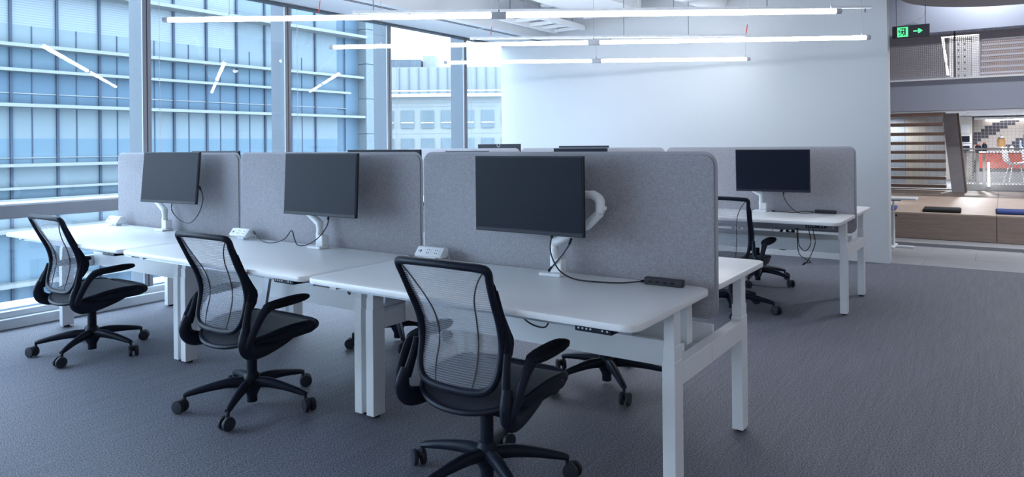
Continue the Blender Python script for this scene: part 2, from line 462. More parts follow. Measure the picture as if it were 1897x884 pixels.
# ================================================================== PENDANT LIGHTS
def pendant(label, A, Bp, z, ztop, wires):
    A = Vector((*A, 0)); Bp = Vector((*Bp, 0)); d = Bp - A; L = d.length; a = math.atan2(d.y, d.x)
    t = thing('linear_pendant_light', label, 'pendant light', (A.x, A.y, z), a, 'linear tube pendants')
    R = .018
    for s in (0, 1):
        x0 = .045 if s == 0 else L / 2 + .055; x1 = L / 2 - .055 if s == 0 else L - .045
        tube_o = obj('diffuser_tube', lathe(new(), [(R * .9, x0), (R, x0 + .004), (R, x1 - .004), (R * .9, x1)], n=12, axis='x'), 'ptube', t)
    for x0, x1 in ((0, .045), (L - .045, L)):
        obj('end_cap', lathe(new(), [(R * .8, x0), (R * 1.12, x0 + .004), (R * 1.12, x1 - .004), (R * .8, x1)], n=12, axis='x'), 'cap', t)
    obj('joint_block', B(L / 2 - .055, L / 2 + .055, -.022, .022, -.024, .024, bev=.003), 'cap', t)
    for wx in wires:
        x = L * wx
        wo = obj('suspension_wire', tube(new(), [(x, 0, R), (x, 0, ztop - z)], .0016, 5), 'metalgrey', t)
        obj('wire_gripper', lathe(new(), [(.006, 0), (.006, .018), (.002, .03)], (x, 0, R), 8), 'alu', t)
    return t

LZ = 2.255
pendant('long lit tube pendant nearest the camera, topmost in the picture', (.68, .41), (4.81, 3.13), LZ, HT, (.10, .5, .985))
pendant('long lit tube pendant in the middle, under the longer white rail', (.50, 2.14), (4.78, 4.72), LZ, HT, (.10, .5, .985))
pendant('shorter lit tube pendant nearest the far white wall', (.52, 3.80), (3.42, 5.70), LZ, 2.52, (.06, .5, .985))
# unseen tube pendants added as fill light behind and beside the camera
pendant('added fill tube pendant hanging right of the desk rows, outside the view', (6.2, -.6), (10.4, 2.1), LZ, HT, (.02, .5, .98))
pendant('added fill tube pendant hanging far behind the viewpoint', (4.2, -6.2), (8.4, -3.5), LZ, HT, (.02, .5, .98))
pendant('added fill tube pendant hanging behind the viewpoint away from the windows', (3.4, -8.0), (7.0, -5.6), LZ, HT, (.02, .5, .98))
pendant('added fill tube pendant over the walkway far to the right, outside the view', (8.6, -3.0), (12.6, -.4), LZ, HT, (.02, .5, .98))

def rail(label, A, Bp, z, rods):
    A = Vector((*A, 0)); Bp = Vector((*Bp, 0)); d = Bp - A; L = d.length; a = math.atan2(d.y, d.x)
    t = thing('lighting_rail', label, 'ceiling rail', (A.x, A.y, z), a, 'white strut rails')
    obj('strut_channel', B(0, L, -.021, .021, -.012, .012, bev=.003), 'white', t, smooth=0)
    n = int(L / .12)
    src = None
    for k in range(n):
        x = .06 + k * L / n
        if src is None: src = obj('slot', B(-.03, .03, -.0225, -.0208, -.004, .004), 'ceil', t, smooth=0); src.location = (x, 0, 0)
        else: inst('slot', src, t, (x, 0, 0))
    for x in rods: obj('drop_rod', tube(new(), [(x * L, 0, .015), (x * L, 0, HT - z)], .005, 6), 'metalgrey', t)
    for x in (.012, .5, .988): obj('wire_hook', B(x * L - .006, x * L + .006, -.008, .008, -.05, -.016), 'metalgrey', t, smooth=0)
    return t
rail('longer white slotted rail running above the middle tube', (.92, 2.05), (4.79, 4.68), 2.525, (.04, .33, .62, .80))
rail('shorter white slotted rail near the far wall', (.78, 3.95), (3.41, 5.74), 2.525, (.55, .78))

# exposed services under the slab
t = thing('cable_tray', 'white ladder frame hung under the slab near the far wall', 'ceiling tray', (0, 0, 0))
for x0 in (.66, 1.10):
    obj('side_rail', B(x0, x0 + .05, 4.55, 6.0, 2.84, 2.91, bev=.004), 'white', t, smooth=0)
for y0 in (4.6, 4.95, 5.3, 5.6, 5.92): obj('rung', B(.71, 1.10, y0, y0 + .05, 2.85, 2.89, bev=.003), 'white', t, smooth=0)
for y0 in (4.9, 5.7):
    for x0 in (.685, 1.125): obj('hanger', tube(new(), [(x0, y0, 2.9), (x0, y0, HT)], .006, 6), 'metalgrey', t)
t = thing('fan_coil_unit', 'white flat fan coil box hung above the second rail', 'ceiling unit', (0, 0, 0))
obj('casing', B(1.25, 2.0, 4.3, 5.85, 2.99, 3.16, bev=.01), 'white', t, smooth=0)
obj('flange', B(1.22, 2.03, 5.80, 5.86, 2.96, 3.18, bev=.004), 'white', t, smooth=0)
obj('spigot', lathe(new(), [(.06, 0), (.075, .02), (.06, .12)], (1.16, 5.0, 3.0), 14), 'ceil', t)
for p in ((1.3, 4.4), (1.95, 4.4), (1.3, 5.7), (1.95, 5.7)): obj('hanger', tube(new(), [(p[0], p[1], 3.1), (p[0], p[1], HT)], .006, 6), 'metalgrey', t)
t = thing('flexible_duct', 'crumpled silver flexible duct under the slab at the top of the picture', 'duct', (0, 0, 0))
bmd = new(); pth = smooth_path([(.62, 3.3, 3.08), (.80, 3.9, 3.07), (.95, 4.15, 3.08), (1.05, 4.25, 3.08)], 14)
tube(bmd, pth, [.105 + .008 * math.sin(i * 2.1) for i in range(len(pth))], 14); obj('sleeve', bmd, mat('silver_foil', (.55, .53, .50), .4, metal=.5, var=.3, vscale=18, bump=.6, bscale=40), t)
t = thing('ventilation_duct', 'white round duct crossing under the slab above the tubes', 'duct', (0, 0, 0))
obj('sleeve', tube(new(), [(2.6, 4.0, 3.05), (2.75, 5.0, 3.05), (2.9, YF, 3.05)], .14, 18), 'white', t)
obj('clamp_band', tube(new(), [(2.745, 4.97, 3.05), (2.755, 5.03, 3.05)], .148, 18), 'metalgrey', t)
t = thing('cable_tray', 'white narrow tray running diagonally beside the round duct', 'ceiling tray', (0, 0, 0))
obj('channel', prism(new(), [(3.05, 3.9), (3.17, 3.9), (3.45, 6.1), (3.33, 6.1)], 'z', 3.02, 3.08), 'white', t, smooth=0)
obj('lid', prism(new(), [(3.06, 3.9), (3.16, 3.9), (3.44, 6.1), (3.34, 6.1)], 'z', 3.08, 3.10), 'ceil', t, smooth=0)
for k, (x, y, z) in enumerate(((1.05, 1.55, 2.43), (.75, 4.4, 2.62), (3.55, 5.1, 2.45))):
    lab = ['red ribbon tag hanging at the window side above the near tube', 'red ribbon tag dangling under the window soffit near the far wall', 'red ribbon tag dangling right of centre under the near tube'][k]
    t = thing('ribbon_tag', lab, 'tag', (x, y, z), 0, 'red ribbon tags')
    obj('ribbon', tube(new(), [(0, 0, 0), (.008, 0, .05), (.016, 0, .10)], [(.004, .004), (.006, .003), (.004, .003)], 6), 'redtag', t)
    obj('thread', tube(new(), [(.016, 0, .10), (.02, 0, HT - z)], .0012, 4), 'offwhite', t)

# ================================================================== DESKS
ZT = .734; TH = .025
def make_desk(label, x0, x1, yfront, facing, lx, loc_group, ctrl=True, beams=(True, True)):
    lo = .354 if facing > 0 else .275
    """facing=+1: user sits at low y looking +y; -1 mirrored"""
    s = facing
    t = thing('sit_stand_desk', label, 'desk', ((x0 + x1) / 2, yfront, 0), 0, loc_group)
    a, b = x0 - (x0 + x1) / 2, x1 - (x0 + x1) / 2
    def Y(v): return v * s
    def bx(*q, **k):
        X0, X1, Y0, Y1, Z0, Z1 = q; y0, y1 = sorted((Y(Y0), Y(Y1))); return B(X0, X1, y0, y1, Z0, Z1, **k)
    y0, y1 = sorted((Y(0), Y(.722)))
    top = obj('tabletop', prism(new(), rrect(a + .003, b - .003, y0, y1, .055, 6), 'z', ZT - TH, ZT, bev=.004), 'top', t)
    for k, xl in enumerate(lx):
        c = xl - (x0 + x1) / 2
        leg = obj('leg', bx(c - .025, c + .025, lo, lo + .08, .012, .525, bev=.003), 'white', t, smooth=0)
        obj('middle_tube', bx(c - .0225, c + .0225, lo + .004, lo + .076, .50, .578, bev=.002), 'white', leg, smooth=0)
        obj('inner_tube', bx(c - .020, c + .020, lo + .008, lo + .072, .57, ZT - TH, bev=.002), 'white', leg, smooth=0)
        obj('foot', lathe(new(), [(.02, 0), (.02, .014)], (c, Y(lo + .04), 0), 12), 'blackrub', leg)
        if beams[k]:
            obj('end_beam', bx(c - .024, c + .024, lo + .08, .7545, .425, .507, bev=.003), 'white', t, smooth=0)
            if s > 0: obj('support_post', bx(c - .085, c - .045, .66, .72, .507, ZT - TH, bev=.002), 'white', t, smooth=0)
    obj('cable_tray', bx(lx[0] - (x0 + x1) / 2 + .03, lx[1] - (x0 + x1) / 2 - .03, .575, .590, .435, .535), 'white', t, smooth=0)
    obj('tray_bottom', bx(lx[0] - (x0 + x1) / 2 + .03, lx[1] - (x0 + x1) / 2 - .03, .59, .74, .435, .445), 'white', t, smooth=0)
    for c in (a + .12, b - .12): obj('top_bracket', bx(c - .02, c + .02, .06, .66, ZT - TH - .025, ZT - TH), 'white', t, smooth=0)
    obj('front_rail', bx(a + .06, b - .06, .10, .13, ZT - TH - .035, ZT - TH), 'metalgrey', t, smooth=0)
    if ctrl:
        c0 = b - .235 if s > 0 else a + .09
        cp = obj('height_control', bx(c0, c0 + .14, .018, .075, ZT - TH - .022, ZT - TH - .001, bev=.004), 'black', t, smooth=0)
        for q in (.016, .031, .046, .061, .105, .123):
            obj('button', lathe(new(), [(.0034, 0), (.0034, .003)], (c0 + q, Y(.0175 - .0015), ZT - TH - .010), 8, 'y'), 'cap', cp)
    return t

YB1, YB2 = -.377, -.377 + 3.41
SEAM = [.015, 1.6, 3.2, 4.8]
def bench(yf, names_f, names_b, gf, gb):
    depth = 1.51
    for k in range(3):
        x0, x1 = SEAM[k], SEAM[k + 1]
        lx = (.04 if k == 0 else x0 + .04, x1 - .04)
        make_desk(names_f[k], x0, x1, yf, 1, lx, gf)
        make_desk(names_b[k], x0, x1, yf + depth, -1, lx, gb)
bench(YB1, ['white desk beside the window wall in the near row, leftmost monitor above it',
            'white desk in the middle of the near row, behind the second mesh chair',
            'white desk at the right end of the near row, nearest the camera'],
      ['white desk behind the leftmost grey screen, its far side by the windows',
       'white desk behind the middle grey screen, mostly hidden',
       'white desk corner showing behind the right end of the nearest grey screen'],
      'near row desks, viewer side', 'near row desks, far side')
bench(YB2, ['white desk at the window end of the far row, hidden behind near screens',
            'white desk in the middle of the far row, hidden behind near screens',
            'white desk at the right end of the far row under the small right monitor'],
      ['white desk on the far side of the far row by the windows',
       'white desk on the far side of the far row, middle, by the white wall',
       'white desk corner behind the far right grey screen, close to the white wall'],
      'far row desks, viewer side', 'far row desks, far side')

# grey conduit strut under the middle near desk
mid = [o for o in bpy.data.objects if o.get('label', '').startswith('white desk in the middle of the near row')][0]
obj('cable_chute', prism(new(), [(2.315 - 2.4, ZT - TH), (2.355 - 2.4, ZT - TH), (2.26 - 2.4, .33), (2.22 - 2.4, .33)], 'y', .472, .490), 'metalgrey', mid, smooth=0)

# ------------------------------------------------------------------ privacy screens
def privacy(label, x0, x1, y, z0, z1, group):
    t = thing('privacy_screen', label, 'desk screen', ((x0 + x1) / 2, y, z0), 0, group)
    h = (x1 - x0) / 2
    obj('fabric_panel', prism(new(), rrect(-h, h, 0, z1 - z0, .045, 6), 'y', -.011, .011, bev=.004), 'fabric', t)
    rim = [Vector((p[0], 0, p[1])) for p in rrect(-h, h, 0, z1 - z0, .045, 6)]
    obj('edge_piping', tube(new(), rim, (.0045, .0125), 6, closed=True, up=(0, 1, .001)), 'trim', t)
    for c in (-h + .25, h - .25): obj('clamp', B(c - .025, c + .025, .0, .022, .06, .13, bev=.003), 'white', t, smooth=0)
    return t
privacy('grey fabric screen behind the leftmost monitor, next to the windows', .112, 1.650, .372, .612, 1.268, 'near row screens')
privacy('grey fabric screen in the middle of the near row', 1.672, 3.230, .372, .612, 1.268, 'near row screens')
privacy('large grey fabric screen at the right end of the near row', 3.258, 4.803, .372, .612, 1.268, 'near row screens')
privacy('grey fabric screen of the far row by the windows, only its top edge showing', -.03, 1.56, 3.775, .59, 1.263, 'far row screens')
privacy('grey fabric screen in the middle of the far row, top strip against the white wall', 1.59, 3.178, 3.775, .59, 1.263, 'far row screens')
privacy('grey fabric screen at the right end of the far row behind the small right monitor', 3.208, 4.785, 3.775, .59, 1.263, 'far row screens')

# ------------------------------------------------------------------ monitors and arms
def monitor(label, c, yaw, tilt, base, facing, elbow_dx, group='monitors on white arms', logo=False):
    """panel on a white desk-clamp arm: clamp, post, lower arm, upper arm, tilt head"""
    W, H = .58, .345
    bx_, by_ = base; s = facing
    t = thing('monitor', label, 'monitor', (bx_, by_, ZT), 0, group)
    mc = Vector(c) - Vector((bx_, by_, ZT))
    pn = obj('panel', B(-W / 2, W / 2, -.0, .016, -H / 2, H / 2, bev=.003), 'monback', t, smooth=0)
    pn.location = mc; pn.rotation_euler = (-math.radians(tilt), 0, math.radians(yaw))
    obj('display', B(-W / 2 + .007, W / 2 - .007, -.002, .002, -H / 2 + .020, H / 2 - .007), 'screen', pn, smooth=0)
    obj('chin_strip', B(-W / 2 + .004, W / 2 - .004, -.0035, .002, -H / 2 + .002, -H / 2 + .018, bev=.001), 'monback', pn, smooth=0)
    obj('rear_shell', prism(new(), rrect(-W / 2 + .05, W / 2 - .05, -H / 2 + .035, H / 2 - .04, .03, 4), 'y', .014, .040, bev=.008), 'monback', pn)
    obj('mount_plate', B(-.05, .05, .040, .048, -.05, .05, bev=.002), 'black', pn, smooth=0)
    if logo: obj('round_badge', tube(new(), [Vector((.02 * math.cos(a * PI / 8), .0165, .160 + .02 * math.sin(a * PI / 8))) for a in range(16)], .002, 5, closed=True, up=(0, 1, 0)), 'offwhite', pn)
    obj('clamp_plate', B(-.055, .055, *sorted((-.05 * s, .03 * s)), 0, .014, bev=.004), 'white', t, smooth=0)
    obj('clamp_block', B(.0, .045, *sorted((-.02 * s, .028 * s)), .014, .075, bev=.004), 'white', t, smooth=0)
    obj('post', lathe(new(), [(.021, .014), (.021, .085), (.0185, .09), (.0185, .135), (.021, .14)], n=16), 'white', t)
    e = Vector((elbow_dx, -.005 * s, .205)) if abs(elbow_dx) < .2 else Vector((.13, .01 * s, .225))
    obj('lower_arm', tube(new(), [(0, 0, .12), (.0, 0, .142), (e.x * .25, 0, .158), (e.x * .8, e.y, .195), e], [(.02, .021), (.022, .022), (.021, .022), (.017, .02), (.015, .019)], 12), 'white', t)
    if abs(elbow_dx) > .2:      # folded arm whose elbow stands out beside the panel
        k = Vector((mc.x + .265, mc.y + .075 * s, mc.z - .125)); k1 = Vector((mc.x + .326, mc.y + .072 * s, mc.z - .070)); k2 = Vector((mc.x + .326, mc.y + .07 * s, mc.z - .018)); p2 = Vector((mc.x + .285, mc.y + .068 * s, mc.z + .006))
        ua = smooth_path([e, e.lerp(k, .6), k, k1], 5)
        obj('upper_arm', tube(new(), ua, lerp_list([(.016, .018), (.017, .02), (.02, .021), (.020, .020)], len(ua)), 12, up=(0, 1, 0)), 'white', t)
        ej = smooth_path([k1, k2, k2.lerp(p2, .6) + Vector((0, 0, .006)), p2], 5)
        obj('elbow_joint', tube(new(), ej, lerp_list([(.020, .020), (.021, .021), (.019, .020), (.017, .018)], len(ej)), 12, up=(0, 1, 0)), 'white', t)
        obj('adjust_knob', lathe(new(), [(.009, 0), (.009, .010)], (k1.x + .018, k1.y, k1.z + .02), 10, 'x'), 'white', t)
        obj('tilt_head', tube(new(), [p2, Vector((mc.x + .16, mc.y + .060 * s, mc.z + .003)), Vector((mc.x, mc.y + .050 * s, mc.z))], [(.017, .016), (.016, .014), (.016, .012)], 12), 'white', t)
    else:
        k = Vector((mc.x * .6 + e.x * .4, mc.y + .085 * s, mc.z - .07))
        obj('upper_arm', tube(new(), [e, e.lerp(k, .5) + Vector((0, .01 * s, 0)), k], [(.016, .018), (.017, .018), (.018, .018)], 12), 'white', t)
        obj('tilt_head', tube(new(), [k, Vector((k.x, k.y, mc.z)), Vector((mc.x, mc.y + .050 * s, mc.z))], [(.018, .018), (.02, .018), (.016, .012)], 12), 'white', t)
    return t

monitor('dark monitor nearest the windows in the near row', (1.126, .193, 1.114), 5.8, 5.3, (.905, .285), 1, -.10)
monitor('dark monitor above the middle desk of the near row', (2.658, .173, 1.105), .9, 2.9, (2.535, .278), 1, -.11)
monitor('large dark monitor in front of the right grey screen', (4.021, .18, 1.092), -1.2, -.2, (4.112, .265), 1, .24)
monitor('small black monitor on the far row desk at the right', (4.212, 3.513, 1.082), 2.6, -2.2, (4.085, 3.665), 1, -.12)
monitor('monitor facing away, tall top edge over the gap between middle and right screens', (2.76, .58, 1.12), 181, 2, (2.70, .47), -1, .12)
monitor('monitor facing away, top edge peeking behind the leftmost grey screen', (1.05, .60, 1.116), 180, 2, (1.0, .47), -1, .12)
monitor('dark monitor top peeking over the near screen, left of the far row', (1.07, 3.50, 1.078), 0, 0, (1.0, 3.66), 1, -.1)
monitor('dark monitor top peeking over the near screen in the middle of the far row', (2.44, 3.50, 1.102), 0, 0, (2.4, 3.66), 1, -.1)
monitor('monitor facing away with a pale ring badge, above the far row by the window', (1.13, 4.02, 1.148), 180, 0, (1.05, 3.88), -1, .1, logo=True)
monitor('monitor facing away, thin strip right behind the middle far monitor', (2.20, 4.02, 1.122), 180, 0, (2.15, 3.88), -1, .1)

# ------------------------------------------------------------------ power sockets, hubs
def socket_unit(label, x, y):
    t = thing('power_socket', label, 'socket', (x, y, ZT), 0, 'white clamp-on sockets'); t.scale = (.86, .86, .80)
    prof = [(-.045, .022), (-.038, .016), (.018, .034), (.024, .045), (.012, .088), (.004, .092), (-.052, .072)]
    prof = [(-.042, .024), (.016, .024), (.026, .034), (.026, .074), (.016, .084), (-.012, .084), (-.050, .034)]
    body = obj('housing', prism(new(), prof, 'x', -.10, .10, bev=.004), 'offwhite', t, smooth=30)
    obj('clamp_foot', B(-.045, .035, -.02, .03, 0, .026, bev=.003), 'white', t, smooth=0)
    # outlets on the sloping front face
    nrm = Vector((0, -.8, .61)).normalized(); ang = math.atan2(.05, .038)
    def on_face(px, q, w_, h_, d=.0012):
        bmx = B(-w_ / 2, w_ / 2, -d, d, -h_ / 2, h_ / 2)
        ca, sa = math.cos(-(PI / 2 - ang)), math.sin(-(PI / 2 - ang))
        for v in bmx.verts: v.co = Vector((v.co.x + px, v.co.y * ca - v.co.z * sa, v.co.y * sa + v.co.z * ca)) + Vector((0, -.050 + .038 * q, .034 + .050 * q)) + nrm * .0005
        return bmx
    for px in (-.005, .055):
        pl = obj('outlet', on_face(px, .5, .044, .044), 'white', t, smooth=0)
        for ox, oq in ((-.008, .68), (.008, .68), (-.007, .34), (.007, .34)): obj('pin_hole', on_face(px + ox, oq, .004, .009, .0022), 'black', pl, smooth=0)
    obj('usb_port', on_face(-.062, .5, .007, .016), 'black', t, smooth=0)
    obj('usb_port', on_face(-.078, .5, .005, .010), 'metalgrey', t, smooth=0)
    obj('flex', tube(new(), smooth_path([(.07, .026, .05), (.085, .04, .04), (.085, .055, .0), (.085, .057, -.04)], 5), .004, 6), 'offwhite', t)
    return t
socket_unit('white socket block behind the nearest chair top, left end of the right desk', 3.378, .285)
socket_unit('white socket block with a black plug, left end of the middle desk', 1.80, .285)
socket_unit('white socket block on the window-side desk', .235, .285)
socket_unit('white socket block mostly hidden behind the right end of the near screen', 4.69, .47)

def hub(label, x0, x1, y):
    t = thing('usb_hub', label, 'hub', ((x0 + x1) / 2, y, ZT), 0, 'dark speckled hubs')
    h = (x1 - x0) / 2
    obj('body', B(-h, h, -.016, .016, 0, .030, bev=.004), 'marble', t, smooth=0)
    for k in range(4): obj('port', B(-h + .02 + .032 * k, -h + .036 + .032 * k, -.0172, -.015, .010, .018), 'black', t, smooth=0)
    return t
hub('dark speckled hub at the back right corner of the nearest desk', 4.535, 4.700, .290)
hub('dark speckled hub on the right end of the far row desk', 4.50, 4.66, 3.70)

# ------------------------------------------------------------------ cables
def cable(name, label, pts, r=.0032, plug=None):
    t = thing(name, label, 'cable', pts[0], 0, 'black cables')
    P = [Vector(p) - Vector(pts[0]) for p in pts]
    obj('lead', tube(new(), smooth_path(P, 7), r, 7), 'cable', t)
    for e in (0, -1) if plug is None else plug:
        d = (P[1] - P[0]) if e == 0 else (P[-2] - P[-1])
        obj('plug', tube(new(), [P[e], P[e] + d.normalized() * .028], r * 1.9, 7), 'black', t)
    return t
cable('display_cable', 'black cable looping down under the leftmost monitor', [(1.071, .245, .96), (1.056, .25, .884), (1.148, .255, .822), (1.258, .26, .809), (1.36, .26, .876), (1.411, .26, .978), (1.388, .25, 1.06)])
cable('display_cable', 'black cable from the middle socket zigzagging up to the middle monitor', [(1.905, .29, .785), (1.96, .275, .765), (2.05, .25, .742), (2.16, .24, .741), (2.29, .225, .775), (2.36, .22, .828), (2.385, .22, .785), (2.417, .22, .748), (2.501, .22, .758), (2.594, .22, .804), (2.666, .22, .875), (2.68, .22, .935)])
cable('display_cable', 'black cable from the large monitor down the desk to the dark hub', [(4.142, .20, .935), (4.15, .165, .87), (4.171, .155, .819), (4.20, .165, .772), (4.247, .193, .741), (4.345, .19, .739), (4.454, .224, .739), (4.545, .286, .747)])
cable('display_cable', 'short black cable crossing behind the large monitor arm post', [(4.215, .235, .905), (4.197, .24, .871), (4.161, .24, .823), (4.128, .24, .789), (4.09, .25, .752)])
cable('display_cable', 'black cable looped on the far row desk under the small monitor', [(4.29, 3.56, .92), (4.295, 3.55, .87), (4.336, 3.55, .80), (4.40, 3.57, .745), (4.47, 3.62, .741), (4.50, 3.67, .745), (4.44, 3.68, .75), (4.37, 3.62, .742), (4.28, 3.63, .741), (4.17, 3.67, .741)])
cable('power_cable', 'black cable hanging in a loop under the far row right desk', [(4.446, 3.35, .69), (4.446, 3.35, .60), (4.455, 3.35, .511), (4.50, 3.35, .473), (4.539, 3.35, .538), (4.525, 3.35, .65), (4.53, 3.36, .70)])
cable('power_cable', 'longer tangled black cable hanging lowest under the far row right desk', [(4.56, 3.33, .69), (4.564, 3.33, .62), (4.574, 3.33, .533), (4.523, 3.33, .404), (4.483, 3.33, .366), (4.50, 3.33, .385), (4.545, 3.33, .393), (4.46, 3.33, .449), (4.445, 3.33, .574), (4.44, 3.34, .69)])
cable('power_cable', 'short black cable sagging under the nearest desk top', [(4.16, -.1, .70), (4.176, -.1, .64), (4.199, -.1, .617), (4.242, -.1, .602), (4.287, -.1, .604), (4.307, -.1, .64), (4.31, -.1, .70)])
cable('cable_clip', 'small black cable loop under the left end of the nearest desk', [(3.285, -.2, .70), (3.285, -.2, .665), (3.29, -.2, .645), (3.30, -.2, .64), (3.303, -.2, .665), (3.30, -.2, .70)], .0035, ())

# ================================================================== CHAIR
YZ = [(.40, -.178), (.45, -.174), (.50, -.162), (.56, -.146), (.61, -.140), (.66, -.150), (.72, -.176), (.79, -.217), (.85, -.245), (.92, -.278)]
def yback(z, x):
    if z <= YZ[0][0]: y = YZ[0][1]
    else:
        y = YZ[-1][1]
        for (z0, a), (z1, b) in zip(YZ, YZ[1:]):
            if z0 <= z <= z1: y = a + (b - a) * (z - z0) / (z1 - z0); break
    return y - .030 * (1 - min(1, (x / .24)) ** 2)
HWZ = [(.425, .150), (.45, .168), (.485, .180), (.54, .186), (.60, .188), (.68, .190), (.76, .195), (.84, .203), (.872, .207), (.90, .207)]
def hw(z):
    for (z0, a), (z1, b) in zip(HWZ, HWZ[1:]):
        if z0 <= z <= z1: return a + (b - a) * (z - z0) / (z1 - z0)
    return HWZ[0][1] if z < HWZ[0][0] else HWZ[-1][1]

def make_chair(label, loc, rz, base_rot):
    t = thing('mesh_task_chair', label, 'chair', loc, rz, 'black mesh task chairs')
    # --- base with five legs and casters
    base = obj('base', lathe(new(), [(.026, .018), (.026, .05), (.036, .07), (.044, .085), (.044, .125), (.040, .15), (.030, .165)], n=18), 'black', t)
    base.rotation_euler = (0, 0, base_rot)
    legm = None
    for k in range(5):
        if legm is None:
            p = smooth_path([(.02, 0, .118), (.10, 0, .122), (.20, 0, .110), (.29, 0, .092), (.318, 0, .084)], 4)
            legm = obj('leg', tube(new(), p, lerp_list([(.028, .026), (.026, .024), (.020, .020), (.015, .017), (.011, .014)], len(p)), 10), 'black', base)
            cb = new()
            lathe(cb, [(.008, .05), (.008, .088)], (.315, 0, 0), 8)
            ca = math.radians(35)
            for sx in (-1, 1):
                off = Vector((math.sin(ca), math.cos(ca), 0)) * (.0175 * sx)
                ring = lathe(new(), [(.020, -.010), (.031, -.0085), (.033, -.004), (.033, .004), (.031, .0085), (.020, .010)], n=18, axis='y')
                for v in ring.verts:
                    c0 = v.co.copy(); v.co = Vector((c0.x * math.cos(-ca) - c0.y * math.sin(-ca), c0.x * math.sin(-ca) + c0.y * math.cos(-ca), c0.z)) + Vector((.335, 0, .033)) + off
                me_t = bpy.data.meshes.new('tmp'); ring.to_mesh(me_t); ring.free(); cb.from_mesh(me_t); bpy.data.meshes.remove(me_t)
            ellipsoid(cb, (.327, 0, .046), (.022, .012, .020), u=10, v=6)
            casm = obj('caster', cb, 'wheelgrey', base)
        else:
            inst('leg', legm, base, (0, 0, 0), 2 * PI * k / 5); inst('caster', casm, base, (0, 0, 0), 2 * PI * k / 5)
    obj('gas_column', lathe(new(), [(.026, .15), (.026, .27), (.018, .272), (.018, .345)], n=16), 'black', t)
    # --- seat
    def seat_hw(v):
        if v < .42: return .236 * max(.0, 1 - (1 - v / .42) ** 2.6) ** .5 + .008
        if v > .85: return .244 - .05 * ((v - .85) / .15) ** 2
        return .244
    ZS = [(0, .352), (.08, .372), (.2, .395), (.4, .415), (.62, .422), (.85, .418), (.94, .408), (1, .388)]
    def seat_z(v):
        for (a, za), (b, zb) in zip(ZS, ZS[1:]):
            if a <= v <= b: return za + (zb - za) * (v - a) / (b - a)
        return ZS[-1][1]
    def yv(v): return -.210 + .457 * v
    def top(u, v):
        v = v ** 1.9; s = u * 2 - 1
        return Vector((s * seat_hw(v), yv(v), seat_z(v) + .006 * s * s - .010 * (1 - s * s) * (1 - abs(2 * v - 1))))
    def bot(u, v): p = top(u, v); v = v ** 1.9; th = .012 + .030 * max(0, (v - .5) / .5) ** 1.5 * (1 if v < .97 else .6); return p - Vector((0, .012 * (v > .9), th))
    bs = new(); surf(bs, top, 14, 20); surf(bs, lambda u, v: bot(1 - u, v), 14, 20)
    bmesh.ops.remove_doubles(bs, verts=bs.verts, dist=1e-6)
    be = [e for e in bs.edges if e.is_boundary]
    bmesh.ops.bridge_loops(bs, edges=be)
    bmesh.ops.recalc_face_normals(bs, faces=bs.faces)
    seat = obj('seat', bs, 'seat', t, smooth=60)
    rim = [top(0, 1 - k / 20) for k in range(21)] + [top(1, k / 20) for k in range(21)]
    rim = [p + Vector((0, -.004, -.008)) for p in rim]
    obj('seat_rim', tube(new(), rim, lerp_list([.014, .013, .011, .011, .012, .012, .011, .011, .013, .014], len(rim)), 8), 'black', t)
    obj('front_roll', tube(new(), [(-.228, .205, .392), (-.215, .232, .392), (-.16, .244, .392), (0, .249, .392), (.16, .244, .392), (.215, .232, .392), (.228, .205, .392)], [(.018, .012), (.024, .018), (.026, .020), (.026, .020), (.026, .020), (.024, .018), (.018, .012)], 10), 'black', t)
    for sgn in (-1, 1): obj('side_bolster', tube(new(), [(sgn * .21, -.13, .372), (sgn * .228, -.05, .378), (sgn * .23, .08, .385), (sgn * .226, .19, .388), (sgn * .214, .235, .388)], [(.016, .010), (.026, .014), (.030, .015), (.030, .015), (.020, .012)], 10, up=(0, 0, 1)), 'black', t, smooth=60)
    pan = new()
    prism(pan, [(-.16, .345), (-.12, .325), (.0, .328), (.12, .350), (.205, .372), (.20, .395), (.0, .392), (-.12, .375)], 'x', -.165, .165, bev=.012)
    obj('seat_pan', pan, 'black', t, smooth=50)
    # --- back mesh
    Z0, Z1 = .432, .884
    def msh(u, v):
        z = Z0 + (Z1 - Z0) * v; s = u * 2 - 1; x = s * (hw(z) - .004); return Vector((x, yback(z, x), z))
    back = obj('back_mesh', surf(new(), msh, 16, 22), 'backmesh', t, smooth=80)
    for sgn in (-1, 1):
        pts = []
        for v, s in ((1, .97), (.93, .84), (.85, .73), (.72, .60), (.55, .52), (.35, .50), (.15, .53), (0, .55)):
            p = msh(.5 + sgn * s / 2, v); pts.append(p + Vector((0, -.001, 0)))
        obj('seam', tube(new(), smooth_path(pts, 4), .003, 6), 'seamgrey', back)
    # --- back frame loop
    half = [(0, .424), (.07, .425), (.125, .432), (.160, .452), (.180, .488), (.186, .54), (.188, .60), (.190, .68), (.195, .76), (.203, .84), (.208, .868), (.202, .886), (.178, .892), (.10, .896), (0, .898)]
    sec = [(.015, .014), (.015, .014), (.015, .014), (.014, .014), (.013, .015), (.014, .017), (.015, .020), (.015, .021), (.014, .019), (.014, .016), (.015, .015), (.016, .015), (.016, .015), (.015, .016), (.015, .016)]
    loop = [(x, z) for x, z in half] + [(-x, z) for x, z in half[-2:0:-1]]
    secs = sec + sec[-2:0:-1]
    P = smooth_path([(x, yback(z, x), z) for x, z in loop], 4, closed=True)
    n0 = len(secs); R = []
    for i in range(n0):
        a, b = secs[i], secs[(i + 1) % n0]
        for j in range(4): R.append(tuple(q + (w_ - q) * j / 4 for q, w_ in zip(a, b)))
    obj('back_frame', tube(new(), P, [(b, a) for a, b in R], 10, closed=True, up=(0, 1, 0.001)), 'black', t, smooth=60)
